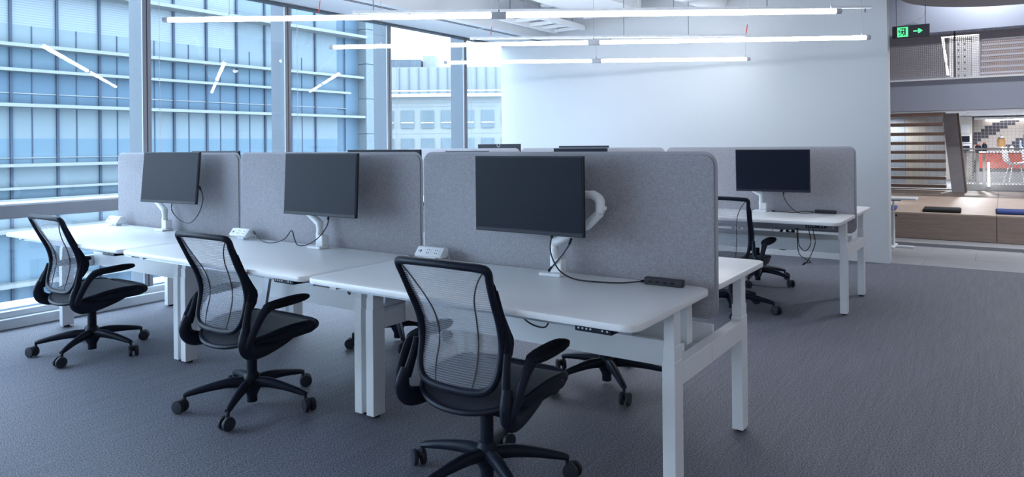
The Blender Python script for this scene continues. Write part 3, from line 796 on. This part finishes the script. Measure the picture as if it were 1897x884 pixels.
    for sgn in (-1, 1):
        wing = [(-.238, .835), (-.205, .772), (-.168, .712), (-.132, .655), (-.110, .622), (-.106, .598), (-.114, .562), (-.138, .528), (-.165, .50), (-.178, .515), (-.168, .56), (-.160, .61), (-.168, .67), (-.195, .74), (-.228, .81)]
        bw = prism(new(), wing, 'x', -.010, .010, bev=.005)
        for v in bw.verts: v.co.x += sgn * (hw(v.co.z) + .010)
        obj('lumbar_wing', bw, 'black', t, smooth=60)
        st = smooth_path([(sgn * .213, -.160, .575), (sgn * .221, -.180, .50), (sgn * .234, -.200, .43)], 4)
        obj('back_strut', tube(new(), st, lerp_list([(.012, .016), (.014, .019), (.016, .023)], len(st)), 10, up=(1, 0, 0)), 'black', t)
        yk = smooth_path([(sgn * .238, -.198, .462), (sgn * .245, -.212, .41), (sgn * .244, -.200, .365), (sgn * .236, -.155, .340), (sgn * .222, -.07, .338), (sgn * .205, .04, .350), (sgn * .185, .16, .374)], 5)
        obj('yoke', tube(new(), yk, lerp_list([(.019, .022), (.024, .031), (.027, .036), (.027, .037), (.024, .033), (.019, .024), (.012, .012)], len(yk)), 12, up=(1, 0, 0)), 'black', t)
        ap = smooth_path([(sgn * .268, -.208, .372), (sgn * .273, -.205, .40), (sgn * .279, -.182, .455), (sgn * .283, -.150, .51), (sgn * .284, -.118, .542), (sgn * .284, -.07, .552)], 5)
        am = obj('armrest', tube(new(), ap, lerp_list([(.012, .014), (.015, .018), (.016, .019), (.017, .020), (.020, .022), (.012, .018)], len(ap)), 10, up=(1, 0, 0)), 'black', t)
        rot = Matrix.Rotation(math.radians(3), 3, 'X')
        obj('arm_pad', ellipsoid(new(), (sgn * .284, .0, .560), (.040, .132, .019), rot, 16, 10, .72), 'blackrub', am, smooth=60)
    return t

D2R = math.radians
ch = make_chair('black mesh chair nearest the windows, leftmost in the picture', (.89, -.20, 0), D2R(0), D2R(-127))
def chair(label, loc, rz, base):
    c = dup(ch, (*loc, 0), D2R(rz), label)
    child(c, 'base').rotation_euler = (0, 0, D2R(base - rz))
    return c
chair('black mesh chair at the middle desk, second from the windows', (2.59, -.215), 0, -127)
chair('black mesh chair nearest the camera, at the right desk of the near row', (4.10, -.235), 0, 40)
chair('chair under the middle desk across the near row, only its base showing', (2.38, 1.07), 180, 248)
chair('chair across the nearest desk, star base showing below the white tray', (3.96, 1.054), 180, 25)
chair('black mesh chair of the far row, backrest half hidden by the near right screen', (4.0, 3.13), 0, 2)
chair('chair on the far side of the far row, base showing under its right desk', (3.85, 4.38), 180, -17)

# ================================================================== ATRIUM BEYOND THE WHITE WALL
struct('wall_atrium_left', B(1.8, 2.0, YF + .3, 21, 0, 5), 'bulk')
struct('wall_atrium_front', B(1.8, 14, YF + .3, YF + .5, HT, 4.2), 'bulk')
struct('wall_atrium_back', B(1.8, 14, 20.8, 21, 0, 5), 'mauve')
struct('ceiling_atrium', B(1.8, 14, YF + .3, 21, 4.2, 4.4), 'bulk2')
# round-edged drop ceiling over the threshold
disc = new(); pts = []
for k in range(25): a = PI - PI / 2 * k / 24; pts.append((6.15 + 1.53 * math.cos(a), 8.45 + 1.53 * math.sin(a)))
prism(disc, pts + [(13.9, 10.25), (13.9, YF + .3), (4.62, YF + .3)], 'z', 3.235, 3.40)
struct('ceiling_round', disc, 'bulk2')
up = struct('wall_bulkhead_upper', B(1.8, 14, 11.05, 11.35, 3.08, 4.4), 'bulk')
br = struct('wall_bridge', B(1.8, 14, 11.05, 11.30, 1.80, 2.30), 'bulk')
struct('floor_upper', B(1.8, 14, 11.30, 15.2, 2.02, 2.30), 'bulk')
struct('trim_3', B(1.8, 14, 11.03, 11.12, 2.30, 2.325), 'white')
# raised timber platform
pf = thing('timber_platform', 'long low oak platform with cushions beyond the white wall', 'platform', (0, 0, 0))
for k in range(6):
    x0 = 3.05 + 1.32 * k
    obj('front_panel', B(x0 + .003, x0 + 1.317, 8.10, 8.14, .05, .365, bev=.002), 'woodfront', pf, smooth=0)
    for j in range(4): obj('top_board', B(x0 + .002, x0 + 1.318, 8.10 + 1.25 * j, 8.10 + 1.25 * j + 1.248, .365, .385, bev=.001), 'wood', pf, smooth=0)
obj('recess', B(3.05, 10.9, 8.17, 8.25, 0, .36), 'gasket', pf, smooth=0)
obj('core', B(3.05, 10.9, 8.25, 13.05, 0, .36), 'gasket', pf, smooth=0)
obj('plinth_kerb', B(3.05, 10.9, 7.70, 8.17, 0, .045, bev=.004), 'stonefloor', pf, smooth=0)
def cushion(label, x0, x1, y0, m):
    t = thing('seat_cushion', label, 'cushion', ((x0 + x1) / 2, y0 + .2, .385), D2R(2), 'flat platform cushions'); h = (x1 - x0) / 2
    obj('pad', B(-h, h, -.2, .2, .0, .045, bev=.018, seg=3), m, t)
    obj('seam', tube(new(), [Vector((p[0], p[1], .022)) for p in rrect(-h + .0, h - .0, -.2, .2, .02, 4)], .003, 5, closed=True), m, t)
cushion('flat black cushion lying on the oak platform edge', 4.885, 5.31, 8.22, 'cushblack')
cushion('flat blue cushion on the oak platform, cut by the right picture edge', 5.68, 6.10, 8.30, 'cushblue')
cushion('flat blue cushion on the oak platform, corner showing beside the white wall', 4.13, 4.57, 8.20, 'cushblue')
# small white side table
t = thing('side_table', 'white C-shaped laptop table standing before the oak platform', 'side table', (4.70, 7.46, 0))
obj('top', B(-.30, .20, -.16, .16, .60, .62, bev=.006), 'white', t, smooth=0)
obj('underside_rail', B(-.2, .02, -.03, .03, .575, .60), 'metalgrey', t, smooth=0)
col = obj('column', lathe(new(), [(.016, .03), (.016, .40), (.011, .405), (.011, .59)], (-.06, 0, 0), 14), 'white', t)
obj('lock_knob', lathe(new(), [(.010, 0), (.012, .02)], (-.04, 0, .395), 10, 'x'), 'black', col)
obj('foot_bar', B(-.30, .16, -.025, .025, .004, .03, bev=.008), 'white', t, smooth=0)
obj('foot_bar', B(-.085, -.035, -.20, .20, .004, .03, bev=.008), 'white', t, smooth=0)

# open stair seen from behind
stt = thing('open_stair', 'open stair with brown treads behind the oak platform', 'stairs', (0, 0, 0))
for k in range(9):
    z = .445 + .159 * k; y = 12.85 - .195 * k
    tr = obj('tread', B(2.6, 4.90 + .006 * k, y - .14, y + .14, z, z + .055, bev=.003), 'tread', stt, smooth=0)
    obj('nosing', B(2.6, 4.89, y - .142, y - .138, z + .045, z + .055), 'woodfront', tr, smooth=0)
obj('stringer', prism(new(), [(12.98, .39), (13.10, .39), (11.35, 1.80), (11.22, 1.80)], 'x', 2.55, 2.6), 'white', stt, smooth=0)
cl = thing('leaning_column', 'grey leaning column with wood edge between stair and kitchen', 'column', (0, 0, 0))
bmc = new(); v = [bmc.verts.new(p) for p in ((5.00, 12.55, .385), (5.20, 12.55, .385), (5.20, 12.8, .385), (5.00, 12.8, .385), (4.86, 12.55, 1.80), (5.085, 12.55, 1.80), (5.085, 12.8, 1.80), (4.86, 12.8, 1.80))]
for q in ((0, 1, 2, 3), (4, 7, 6, 5), (0, 4, 5, 1), (1, 5, 6, 2), (2, 6, 7, 3), (3, 7, 4, 0)): bmc.faces.new([v[i] for i in q])
bmesh.ops.recalc_face_normals(bmc, faces=bmc.faces); obj('shaft', bmc, 'column', cl, smooth=0)
bmc = new(); v = [bmc.verts.new(p) for p in ((5.202, 12.54, .385), (5.225, 12.54, .385), (5.225, 12.8, .385), (5.202, 12.8, .385), (5.087, 12.54, 1.80), (5.11, 12.54, 1.80), (5.11, 12.8, 1.80), (5.087, 12.8, 1.80))]
for q in ((0, 1, 2, 3), (4, 7, 6, 5), (0, 4, 5, 1), (1, 5, 6, 2), (2, 6, 7, 3), (3, 7, 4, 0)): bmc.faces.new([v[i] for i in q])
bmesh.ops.recalc_face_normals(bmc, faces=bmc.faces); obj('wood_edge', bmc, 'tread', cl, smooth=0)
# screen wall behind the stair: ribbed pale panels
rb = thing('ribbed_partition', 'pale ribbed translucent partition seen between the stair treads', 'partition', (0, 0, 0))
for k in range(7):
    obj('panel', B(2.3 + .36 * k, 2.655 + .36 * k, 14.3, 14.33, .4, 2.0), mat('ribbed_panel_%d' % k, [(.46, .47, .48), (.36, .41, .46), (.50, .47, .42)][k % 3], .6, var=.35, vscale=5, stretch=(18, 1, .2)), rb, smooth=0)

# mesh railing to the kitchen
rg = thing('mesh_railing', 'white diamond mesh railing in front of the red kitchen counter', 'railing', (0, 0, 0))
obj('mesh_panel', B(5.19, 5.345, 13.32, 13.325, .47, 1.08), 'diamesh', rg, smooth=0)
obj('mesh_panel', B(5.50, 7.6, 13.32, 13.325, .50, 1.14), 'diamesh', rg, smooth=0)
for x0, z1 in ((5.15, 1.11), (5.345, 1.11), (5.445, 1.06)): obj('post', B(x0, x0 + .05, 13.30, 13.345, .385, z1, bev=.004), 'white', rg, smooth=0)
obj('top_rail', B(5.12, 7.6, 13.29, 13.35, 1.135, 1.165, bev=.004), 'white', rg, smooth=0)
obj('gate_rail', B(5.15, 5.39, 13.30, 13.34, 1.08, 1.115, bev=.004), 'white', rg, smooth=0)
obj('bottom_rail', B(5.12, 7.6, 13.29, 13.35, .385, .50, bev=.004), 'white', rg, smooth=0)
lp = thing('light_post', 'short glowing white post by the mesh railing', 'light post', (0, 0, 0))
obj('glow_tube', B(5.525, 5.560, 13.10, 13.13, .47, .91, bev=.006), M['cove'], lp, smooth=0)
obj('foot', B(5.515, 5.57, 13.08, 13.15, .385, .47), 'white', lp, smooth=0)

# kitchen behind
kw = struct('wall_kitchen', B(5.17, 10, 18.0, 18.2, .3, 2.6), 'tiles')
struct('floor_kitchen', B(2.0, 14, 13.4, 20.8, .0, .385), 'stonefloor')
struct('ceiling_kitchen', B(2.0, 14, 13.45, 18.2, 1.88, 2.0), 'ceil')
cv = thing('cove_light', 'bright strip light glowing above the kitchen tiles', 'light', (0, 0, 0))
obj('strip', B(5.42, 7.4, 17.86, 17.98, 1.775, 1.80), M['cove'], cv, smooth=0)
obj('shelf', B(5.2, 9.8, 17.80, 18.0, 1.80, 1.85), 'white', cv, smooth=0)
ct = thing('kitchen_counter', 'red fronted kitchen counter behind the white mesh railing', 'counter', (0, 0, 0))
for k in range(5): obj('front_panel', B(5.28 + .72 * k, 5.995 + .72 * k, 16.5, 16.53, .685, 1.03, bev=.003), 'red', ct, smooth=0)
obj('worktop', B(5.24, 9, 16.46, 17.2, 1.03, 1.06, bev=.004), 'offwhite', ct, smooth=0)
obj('plinth', B(5.3, 8.9, 16.6, 17.1, .385, .685), 'stonefloor', ct, smooth=0)
tw = thing('appliance_tower', 'pale cabinet tower with built-in black microwave beside the leaning column', 'cabinet', (0, 0, 0))
obj('carcass', B(4.55, 5.16, 17.35, 17.95, .385, 1.87, bev=.004), mat('cream_cabinet', (.60, .57, .52), .5), tw, smooth=0)
mw = obj('microwave', B(4.90, 5.15, 17.32, 17.36, 1.24, 1.44, bev=.004), 'white', tw, smooth=0); obj('door_glass', B(4.93, 5.12, 17.314, 17.322, 1.27, 1.41), 'black', mw, smooth=0)
mw = obj('oven', B(4.90, 5.15, 17.32, 17.36, 1.02, 1.22, bev=.004), 'white', tw, smooth=0); obj('door_glass', B(4.93, 5.12, 17.314, 17.322, 1.06, 1.18), 'black', mw, smooth=0)
obj('notice_sheet', B(4.95, 5.12, 17.34, 17.352, 1.48, 1.68), 'offwhite', tw, smooth=0)
t = thing('drink_dispenser', 'amber drinks jar with lid on the kitchen counter', 'jar', (5.73, 16.75, 1.06))
obj('jar', lathe(new(), [(.07, .10), (.082, .12), (.082, .26), (.06, .29)], n=16), 'glassjar', t)
obj('lid', lathe(new(), [(.065, .29), (.065, .31), (.01, .335), (.012, .36)], n=14), 'metalgrey', t); obj('stand', lathe(new(), [(.075, 0), (.03, .02), (.03, .08), (.06, .10)], n=14), 'offwhite', t)
for k, (x, h, r, m, lab) in enumerate(((5.30, .16, .06, 'black', 'dark pot on the counter left of the amber jar'), (5.42, .20, .05, 'black', 'dark tall canister next to the amber jar'), (5.92, .12, .045, 'offwhite', 'white cup right of the amber jar'), (6.08, .24, .022, mat('blue_bottle', (.35, .5, .75), .2), 'slim blue bottle at the right of the counter'))):
    t = thing('kitchen_container', lab, 'container', (x, 16.75, 1.06), 0, 'things on the counter')
    obj('body', lathe(new(), [(r * .9, 0), (r, .01), (r, h * .7), (r * .6, h * .85)], n=14), m, t)
    obj('lid', lathe(new(), [(r * .6, h * .85), (r * .6, h)], n=12), 'red' if k < 2 else 'white', t)
def stool(label, x, y):
    t = thing('shell_chair', label, 'chair', (x, y, .385), D2R(-75), 'white shell chairs')
    sh = smooth_path([(0, .17, .44), (0, .1, .43), (0, -.08, .42), (0, -.17, .47), (0, -.20, .62), (0, -.21, .76)], 4)
    bs = new()
    n = len(sh); rows = []
    for i, p in enumerate(sh):
        wv = .19 if i < n * .6 else .19 - .05 * (i - n * .6) / (n * .4)
        rows.append([bs.verts.new((wv * q, p.y + .0, p.z + .03 * q * q)) for q in (-1, -.6, 0, .6, 1)])
    for i in range(n - 1):
        for k in range(4): bs.faces.new((rows[i][k], rows[i][k + 1], rows[i + 1][k + 1], rows[i + 1][k]))
    s = obj('shell', bs, 'offwhite', t, smooth=60); md = s.modifiers.new('thick', 'SOLIDIFY'); md.thickness = .012
    for sx in (-1, 1):
        for sy in (-1, 1): obj('leg', tube(new(), [(.10 * sx, .09 * sy, .42), (.19 * sx, .19 * sy, 0)], .012, 8), 'offwhite', t)
stool('white shell chair with thin legs before the red counter', 5.98, 15.2)
stool('white shell chair at the right picture edge, before the red counter', 6.30, 14.6)

# upper level: mesh balustrade and what lies behind it
mb = thing('mesh_balustrade', 'fine grey wire mesh balustrade on the upper bridge', 'balustrade', (0, 0, 0))
for k in range(4):
    x0 = 2.0 + 3.13 * k if k else 2.0
xs = [2.0, 5.13, 6.9, 8.7, 10.5]
for a, b in zip(xs, xs[1:]):
    obj('mesh_sheet', B(a, b, 11.13, 11.134, 2.325, 3.08), 'wiremesh', mb, smooth=0)
    obj('post', B(b - .012, b + .012, 11.12, 11.145, 2.325, 3.08), 'gasket', mb, smooth=0)
upw = struct('wall_upper_back', B(2.0, 14, 15.2, 15.3, 2.3, 4.2), 'mauve')
pt = thing('portal_panel', 'pale perforated panel with glowing edge strips behind the mesh balustrade', 'panel', (0, 0, 0))
obj('panel', B(4.95, 5.31, 13.0, 13.05, 2.327, 3.24), mat('pale_portal', (.55, .53, .51), .6), pt, smooth=0)
obj('side_jamb', B(5.31, 5.42, 12.96, 13.05, 2.327, 3.24), mat('pale_jamb', (.66, .65, .64), .6), pt, smooth=0)
obj('glow_strip', prism(new(), [(4.835, 3.23), (4.875, 3.23), (4.965, 2.40), (4.93, 2.40)], 'y', 12.95, 12.97), M['cove'], pt, smooth=0)
obj('glow_strip', B(4.835, 5.39, 12.95, 12.97, 3.21, 3.24), M['cove'], pt, smooth=0)
hole = None
for j in range(7):
    for i in range(2):
        if hole is None: hole = obj('hole', lathe(new(), [(.018, -.002), (.018, .002)], (0, 0, 0), 10, 'y'), 'gasket', pt); hole.location = (5.10, 12.998, 3.08)
        else: inst('hole', hole, pt, (5.10 + .10 * i, 12.998, 3.08 - .115 * j))
us = thing('upper_stair', 'flight of brown and grey steps behind the mesh at upper right', 'stairs', (0, 0, 0))
for k in range(8):
    s = obj('riser', B(5.43, 9.5, 13.2 + .16 * k, 13.36 + .16 * k, 2.327, 2.42 + .12 * k), 'tread', us, smooth=0)
    obj('step_top', B(5.43, 9.5, 13.19 + .16 * k, 13.36 + .16 * k, 2.42 + .12 * k, 2.455 + .12 * k), 'column', s, smooth=0)
sh = thing('upper_bench', 'pale low bench behind the mesh at the wall edge', 'bench', (0, 0, 0))
obj('seat_slab', B(2.6, 5.0, 12.2, 12.6, 2.40, 2.46), 'stonefloor', sh, smooth=0); obj('plinth', B(2.7, 4.9, 12.25, 12.55, 2.327, 2.40), 'bulk2', sh, smooth=0)

# exit sign
ex = thing('exit_sign', 'hanging exit sign with green running figure and right arrow', 'sign', (4.755, 6.50, 2.45))
obj('housing', B(0, .36, -.012, .012, 0, .135, bev=.003), 'exitbody', ex, smooth=0)
obj('hanger_bracket', B(.11, .25, -.01, .01, .135, .15), 'metalgrey', ex, smooth=0)
obj('hanger_rod', tube(new(), [(.32, 0, .13), (.32, 0, .80)], .004, 6), 'metalgrey', ex)
obj('hanger_rod', tube(new(), [(.04, 0, .13), (.04, 0, .80)], .004, 6), 'metalgrey', ex)
obj('conduit', tube(new(), smooth_path([(.18, 0, .15), (.24, 0, .19), (.31, 0, .23), (.32, .01, .40)], 5), .003, 6), 'offwhite', ex)
# pictogram: green plate with dark doorway and figure
pic = obj('pictogram_plate', B(.05, .155, -.0135, -.0125, .012, .120), 'exitgreen', ex, smooth=0)
def flat(name, poly, m, par, y): return obj(name, prism(new(), poly, 'y', y, y + .0006), m, par, smooth=0)
flat('doorway', [(.073, .108), (.132, .108), (.132, .028), (.118, .028), (.118, .098), (.073, .098)], 'exitbody', pic, -.0145)
flat('doorway', [(.062, .09), (.074, .09), (.074, .066), (.062, .066)], 'exitbody', pic, -.0145)
flat('figure', [(.093, .090), (.098, .096), (.105, .096), (.110, .090), (.105, .084), (.098, .084)], 'exitbody', pic, -.0145)
flat('figure', [(.080, .076), (.098, .082), (.113, .076), (.125, .062), (.120, .058), (.109, .068), (.104, .058), (.114, .044), (.112, .022), (.105, .022), (.106, .041), (.094, .052), (.086, .036), (.066, .024), (.062, .030), (.079, .041), (.090, .062), (.093, .070), (.083, .068), (.072, .058), (.068, .063)], 'exitbody', pic, -.0145)
flat('arrow', [(.205, .060), (.255, .060), (.247, .042), (.262, .042), (.295, .067), (.262, .092), (.247, .092), (.255, .074), (.205, .074)], 'exitgreen', ex, -.0135)

# added fill downlights, no such fittings seen, brighten the passage and atrium
def downlight(label, x, y, z, e):
    t = thing('fill_downlight', label, 'downlight', (x, y, z), 0, 'added fill downlights')
    obj('trim_ring', lathe(new(), [(.05, -.012), (.07, -.012), (.07, 0), (.05, 0)], n=20), 'white', t)
    l = bpy.data.lights.new('fill_lamp', 'SPOT'); l.energy = e; l.spot_size = D2R(172); l.spot_blend = .6; l.shadow_soft_size = .06; l.color = (.93, .95, 1.0)
    lo = bpy.data.objects.new('fill_lamp', l); COL.objects.link(lo); lo.parent = t; lo.location = (0, 0, -.02)
for k, (x, y, z, e) in enumerate(((5.6, 10.6, 4.19, 300), (8.0, 10.6, 4.19, 240), (5.2, 15.0, 1.87, 300), (7.2, 15.0, 1.87, 300), (5.9, 17.0, 1.87, 110), (5.6, 12.2, 4.19, 300), (3.8, 13.8, 1.87, 80), (8.0, 12.4, 4.19, 220), (6.6, 7.6, 3.225, 380), (9.2, 8.2, 3.225, 300))):
    downlight(['added fill downlight over the oak platform', 'added fill downlight right of the oak platform', 'added fill downlight over the kitchen railing', 'added fill downlight at the right of the kitchen', 'added fill downlight over the red counter', 'added fill downlight over the upper bridge', 'added fill downlight behind the open stair', 'added fill downlight over the upper flight', 'added fill downlight in the round-edged ceiling', 'added fill downlight in the round-edged ceiling, far right'][k], x, y, z, e)

# ================================================================== OUTSIDE
struct('ground_street', B(-60, -.7, -40, 80, -9.2, -9), mat('street_paving', (.16, .17, .18), .8, var=.2, vscale=.3))
# opposite glass building, facade parallel to the windows
XF = -18.0; BAY = 1.2375; Y0 = 6.35 - BAY * 9; NB = 19; YE = 19.16
fa = thing('glass_office_building', 'blue glass office block with white ledges across the street', 'building', (0, 0, 0))
def glazing(name, col, var=.2, rough=.3, stretch=(1, .35, .35), scale=.8):
    m = mat(name, col, rough, var=var, vscale=scale, stretch=stretch, spec=.06); return m
GA = [glazing('facade_glass_pale', (.108, .136, .150), .18), glazing('facade_glass_mid', (.074, .112, .140), .28), glazing('facade_glass_deep', (.056, .088, .118), .28), glazing('facade_glass_sky', (.072, .112, .142), .18)]
GB = mat('blind_slats', (.17, .20, .22), .5, var=.3, vscale=1.0, stretch=(.2, .2, 34))
def blind_mat():
    m, nt, b = nodes_of('venetian_blind'); tc = nt.nodes.new('ShaderNodeTexCoord')
    wv = nt.nodes.new('ShaderNodeTexWave'); wv.bands_direction = 'Z'; wv.inputs['Scale'].default_value = 2 * PI / (20 * .075); wv.inputs['Distortion'].default_value = .6; wv.inputs['Detail Scale'].default_value = .5
    nt.links.new(tc.outputs['Object'], wv.inputs['Vector'])
    cr = nt.nodes.new('ShaderNodeValToRGB'); cr.color_ramp.elements[0].color = (.070, .096, .114, 1); cr.color_ramp.elements[1].color = (.118, .142, .152, 1)
    nt.links.new(wv.outputs['Fac'], cr.inputs['Fac']); nt.links.new(cr.outputs['Color'], b.inputs['Base Color']); b.inputs['Roughness'].default_value = .4
    return m
GB = blind_mat()
rowsz = [(-9, -6.2, 1), (-6.1, -4.6, 3), (-4.5, -2.66, 2), (-2.56, -1.1, 1), (-1.0, -.25, 0), (-.17, .17, 1), (.17, .84, 0), (.84, 1.62, 1), (1.62, 2.58, 0), (2.58, 3.61, 2), (3.61, 4.32, 1), (4.32, 4.95, 0), (4.95, 6.1, 4), (6.1, 7.8, 4), (7.8, 9.5, 4), (9.5, 10.6, 1)]
for (z0, z1, kind) in rowsz:
    src = None
    for k in range(NB):
        y0 = Y0 + BAY * k; y1 = min(y0 + BAY, YE)
        if y1 < -2 or y1 - y0 < .05: continue
        if src is None or y1 == YE or (kind == 4 and k == 15):
            m = (GB if k < 15 else GA[0]) if kind == 4 else GA[kind]  # right-hand upper panes: pale colour paints in the bright sky reflection
            s = obj('pane', B(-.03, .03, 0, y1 - y0 - .07, 0, z1 - z0), m, fa, smooth=0); s.location = (XF, y0 + .035, z0)
            if src is None or k == 15: src = s
        else:
            inst('pane', src, fa, (XF, y0 + .035, z0))
for z, h, d in ((-6.15, .1, .3), (-4.55, .1, .4), (-2.61, .12, .45), (-1.05, .12, .45), (.17, .07, .35), (.84, .09, .45), (2.58, .10, .55), (3.61, .09, .40), (4.32, .10, .50), (6.1, .12, .70), (7.85, .1, .5), (9.5, .1, .5), (10.6, .2, .5), (2.95, .03, .06), (1.05, .03, .06), (-.17, .06, .3)):  # the thin strip between the upper rows builds in a wavy reflection line
    obj('ledge_or_reflection', B(XF - .05, XF + d, Y0, YE + (.7 if h >= .1 else 0), z - h / 2, z + h / 2), mat('ledge_or_reflection_white_%d' % int(z * 10 + 100), (.135, .148, .150), .5, spec=.1), fa, smooth=0)
for k in range(NB):
    y = Y0 + BAY * k
    if y < -3: continue
    obj('facade_mullion', B(XF - .05, XF + .10, y - .035, y + .035, -9, 10.6), mat('facade_mullion', (.030, .042, .062), .5, spec=.1) if k == 9 else (bpy.data.materials.get('facade_mullion') or mat('facade_mullion', (.030, .042, .062), .5, spec=.1)), fa, smooth=0)
for z0, z1 in ((.84, 2.58), (2.58, 3.61), (3.61, 4.32), (4.32, 4.95)):
    sm = None
    for k in range(5, NB - 1):
        y = Y0 + BAY * (k + .45)
        if sm is None: sm = obj('inner_mullion', B(.0, .05, -.014, .014, 0, z1 - z0), bpy.data.materials['facade_mullion'], fa, smooth=0); sm.location = (XF, y, z0)
        else: inst('inner_mullion', sm, fa, (XF, y, z0))
obj('end_panel', B(XF - .1, XF + .05, YE, 19.9, -9, 10.6), GA[2], fa, smooth=0)
obj('core', B(XF - 10, XF - .04, Y0, 19.9, -9, 10.6), GA[2], fa, smooth=0)
stn = mat('speckled_stone_cladding', (.095, .115, .125), .8, var=.35, spec=.1, vscale=14, bump=.1)
sc = thing('stone_pier', 'speckled stone pier at the end of the glass block', 'building', (0, 0, 0))
for k in range(13):
    obj('stone_block', B(XF - 3, XF + .55, 19.92, 21.05, -9 + 1.55 * k, -9 + 1.55 * k + 1.53, bev=.01, seg=1), stn, sc, smooth=0)
# pale stone building further down the street
e1 = Vector((.8236, .567, 0)); e2 = Vector((-.567, .8237, 0)); O = Vector((5.76, -2.457, 0))
bb = thing('stone_office_building', 'pale stone building with punched windows beyond the glass block', 'building', O + e2 * 50, math.atan2(e1.y, e1.x))
PX = 50 / 1321.15
def lx_(px): return (px - 948.5) * PX
def lz_(py, px=840): return 1.317 + (268.4 - py) * PX
pal = mat('pale_stone_cladding', (.175, .185, .180), .8, var=.10, spec=.1, vscale=1.2); win = glazing('far_window_glass', (.105, .128, .138), .3)
obj('lower_body', B(lx_(560), lx_(1150), .2, 8, -9, lz_(176)), pal, bb, smooth=0)
obj('cornice', B(lx_(560), lx_(1150), -.3, .25, lz_(179), lz_(174)), 'ceil', bb, smooth=0)
obj('upper_storey', B(lx_(560), lx_(1150), 2.0, 8, lz_(176), lz_(118)), mat('pale_glazed_storey', (.165, .178, .178), .4, spec=.1, var=.08, vscale=2, stretch=(1, 1, .2)), bb, smooth=0)
obj('roof_rail', B(lx_(560), lx_(1150), -.1, -.04, lz_(168.5), lz_(167)), 'ceil', bb, smooth=0)
obj('roof_house', B(lx_(775), lx_(800), 3, 6, lz_(118), lz_(93)), pal, bb, smooth=0)
ls = obj('louvre_screen', B(lx_(700), lx_(772), 2.6, 5, lz_(118), lz_(101)), mat('louvre_grey', (.075, .09, .105), .6, spec=.1, var=.5, vscale=1, stretch=(9, 1, .1)), bb, smooth=0)
for px in [594 + 37.3 * k for k in range(15)]:
    for (pa, pb) in ((237, 204), (290, 256), (343, 309)):
        wdw = obj('window', B(lx_(px), lx_(px + 23), .12, .26, lz_(pa), lz_(pb)), win, bb, smooth=0)
        obj('window_bar', B(lx_(px), lx_(px + 23), .08, .13, lz_(pb + 23.5), lz_(pb + 22)), 'ceil', wdw, smooth=0)
for px in [565 + 18.6 * k for k in range(30)]:
    obj('upper_mullion', B(lx_(px), lx_(px + .8), 1.9, 2.02, lz_(174), lz_(119)), 'fin', bb, smooth=0)
for py in (190, 197, 247): obj('cladding_joint', B(lx_(560), lx_(1150), .19, .21, lz_(py + .4), lz_(py)), 'fin', bb, smooth=0)
